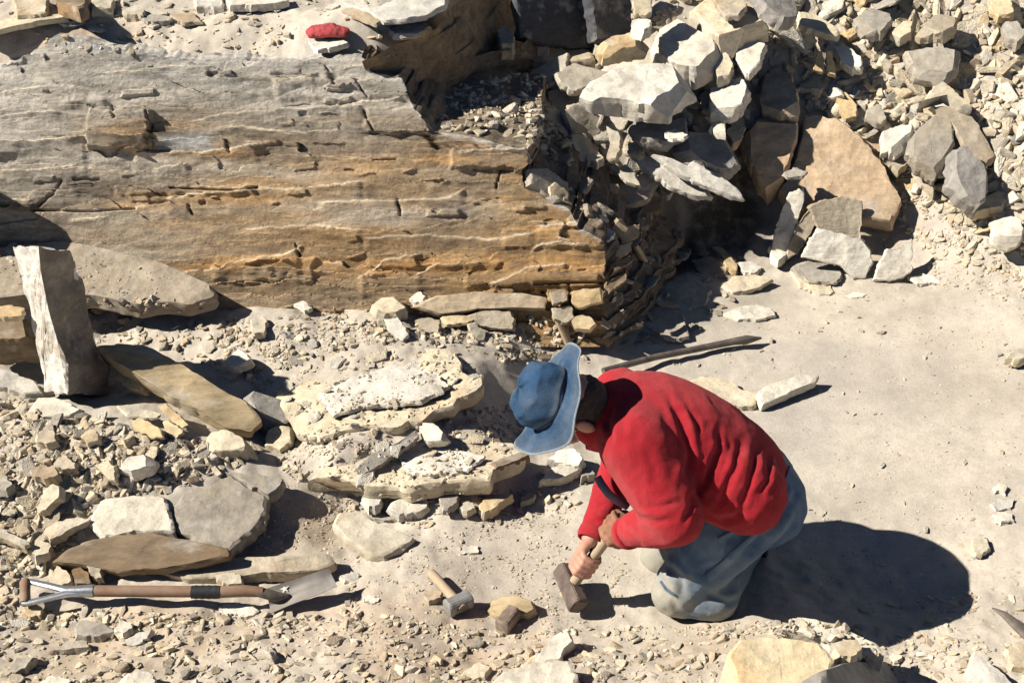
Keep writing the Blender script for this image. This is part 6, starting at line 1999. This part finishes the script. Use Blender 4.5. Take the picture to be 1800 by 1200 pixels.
# blade: slightly dished sheet with turned edges
bq = [at(468, 1034, .062), at(578, 998, .092), at(593, 1030, .075), at(475, 1077, .035)]
NBV, NBU = 17, 25
cob = []
nb = (bq[1] - bq[0]).cross(bq[3] - bq[0]).normalized()
if nb.z < 0:
    nb = -nb
for side_ in (0, 1):
    for j in range(NBV):
        for i in range(NBU):
            a, b = i / (NBU - 1), j / (NBV - 1)
            p = bq[0] * (1 - a) * (1 - b) + bq[1] * a * (1 - b) + bq[2] * a * b + bq[3] * (1 - a) * b
            dish = -.012 * (1 - (2 * b - 1) ** 2) + .004 * math.exp(-((b - .45) / .12) ** 2) * math.exp(-a * 3) * 3
            p = p + nb * (dish - side_ * .0025) + Vector((0, 0, .0012 * math.sin(a * 9 + b * 5)))
            cob.append(p - SO)
gf = grid_faces(NBV, NBU)
n1_ = NBV * NBU
fb = gf.tolist() + (gf[:, ::-1] + n1_).tolist()
bd_ = [i for i in range(NBU)] + [j * NBU + NBU - 1 for j in range(1, NBV)] + [(NBV - 1) * NBU + i for i in range(NBU - 2, -1, -1)] + [j * NBU for j in range(NBV - 2, 0, -1)]
for k in range(len(bd_)):
    a, b = bd_[k], bd_[(k + 1) % len(bd_)]
    fb.append([b, a, a + n1_, b + n1_])
me = mesh_np('blade', np.array(cob), np.array(fb), M['blade'])
me.set_sharp_from_angle(angle=R(40))
blade = add('blade', me, sp, (0, 0, 0))
# pale star-shaped patch laid on the blade
sc_ = bq[0] * .55 + bq[1] * .17 + bq[2] * .10 + bq[3] * .18
sx1 = (bq[1] - bq[0]).normalized()
sy1 = nb.cross(sx1)
sc_ = sc_ + nb * 0
bvb = BVHTree.FromPolygons([tuple(v) for v in cob], fb)
SV = []
for i in range(10):
    r_ = .0145 if i % 2 == 0 else .005
    a = i / 10 * 2 * math.pi + .3
    SV.append(sx1 * math.cos(a) * r_ + sy1 * math.sin(a) * r_)
ph_ = bvb.ray_cast(O - SO, (sc_ - O).normalized())[0]
if ph_ is not None:
    me = bpy.data.meshes.new('star_mark')
    me.from_pydata([tuple(ph_ + v + nb * .003) for v in SV] + [tuple(ph_ + nb * .0035)], [], [[i, (i + 1) % 10, 10] for i in range(10)])
    me.materials.append(plain('pale_star', (.62, .58, .52), .7))
    add('star_mark', me, blade, (0, 0, 0))

# red cloth cap on the upper ledge
p_, _ = hit(578, 74)
rc = Lump()
rc.chain([(p_ + Vector((-.055, .01, .022)), (.028, .042, .020)), (p_ + Vector((0, .015, .026)), (.040, .050, .022)), (p_ + Vector((.055, .012, .020)), (.024, .040, .016))], 8)
cm = rc.fuse('red_cap', .005, 3, M['red_cloth'], p_, lambda c, n: .004 * fbm(c[:, 0] * 40, c[:, 1] * 20, c[:, 2] * 30, 3, 4))
tag(add('red_cap', cm, None, p_ + Vector((0, 0, .012))), 'flattened dusty red cloth cap lying on the upper ledge', 'cap')

# wooden sticks and the iron bar
def stick(name, label, cat, pts_, rad, mat, n=12):
    o = thing(name, label, cat, pts_[0])
    return o


a, b = aty(1116, 430, 4.36), at(1158, 506, .03)
o_ = tube('wooden_handle', [a, a.lerp(b, .3), a.lerp(b, .7), b], [.014, .017, .018, .022], M['palewood'], None, a, 10, .8)
tag(o_, 'pale wooden tool handle leaning against the broken end of the outcrop in shade', 'tool handle')
a, b = aty(978, 556, 4.02), at(1004, 612, .06)
o_ = tube('wooden_handle', [a, a.lerp(b, .5), b], [.014, .016, .017], M['palewood'], None, a, 10, .8)
tag(o_, 'wooden tool handle standing behind the blue hat', 'tool handle')
P0_ = [at(1060, 652, .05), at(1150, 628, .035), at(1240, 610, .03), at(1290, 600, .028), at(1312, 597, .03), at(1338, 594, .022)]
o_ = tube('digging_bar', P0_, [.0115, .0115, .012, .013, .017, .004], M['iron'], None, P0_[0], 12)
tag(o_, 'long rusty digging bar lying across the edge of the shadow behind the red back', 'bar')
# tool tip at the right edge
P1_ = [at(1744, 1068, .045), at(1764, 1078, .05), at(1790, 1100, .055), at(1830, 1136, .06), at(1880, 1180, .06)]
o_ = tube('pick_tip', P1_, [.003, .012, .018, .021, .022], M['iron'], None, P1_[0], 10, .5)
tag(o_, 'dark pointed steel tip of a tool entering at the lower right edge', 'tool')
# rock outside the left edge whose shadow reaches the dark corner under the outcrop
K('dark overhanging rock at the left edge under the outcrop', [(-340, 290), (-200, 250), (-70, 262), (-36, 292), (-60, 322), (-300, 345)], 'tan', .32, n=(.05, -.3), z=.64, name=RB)
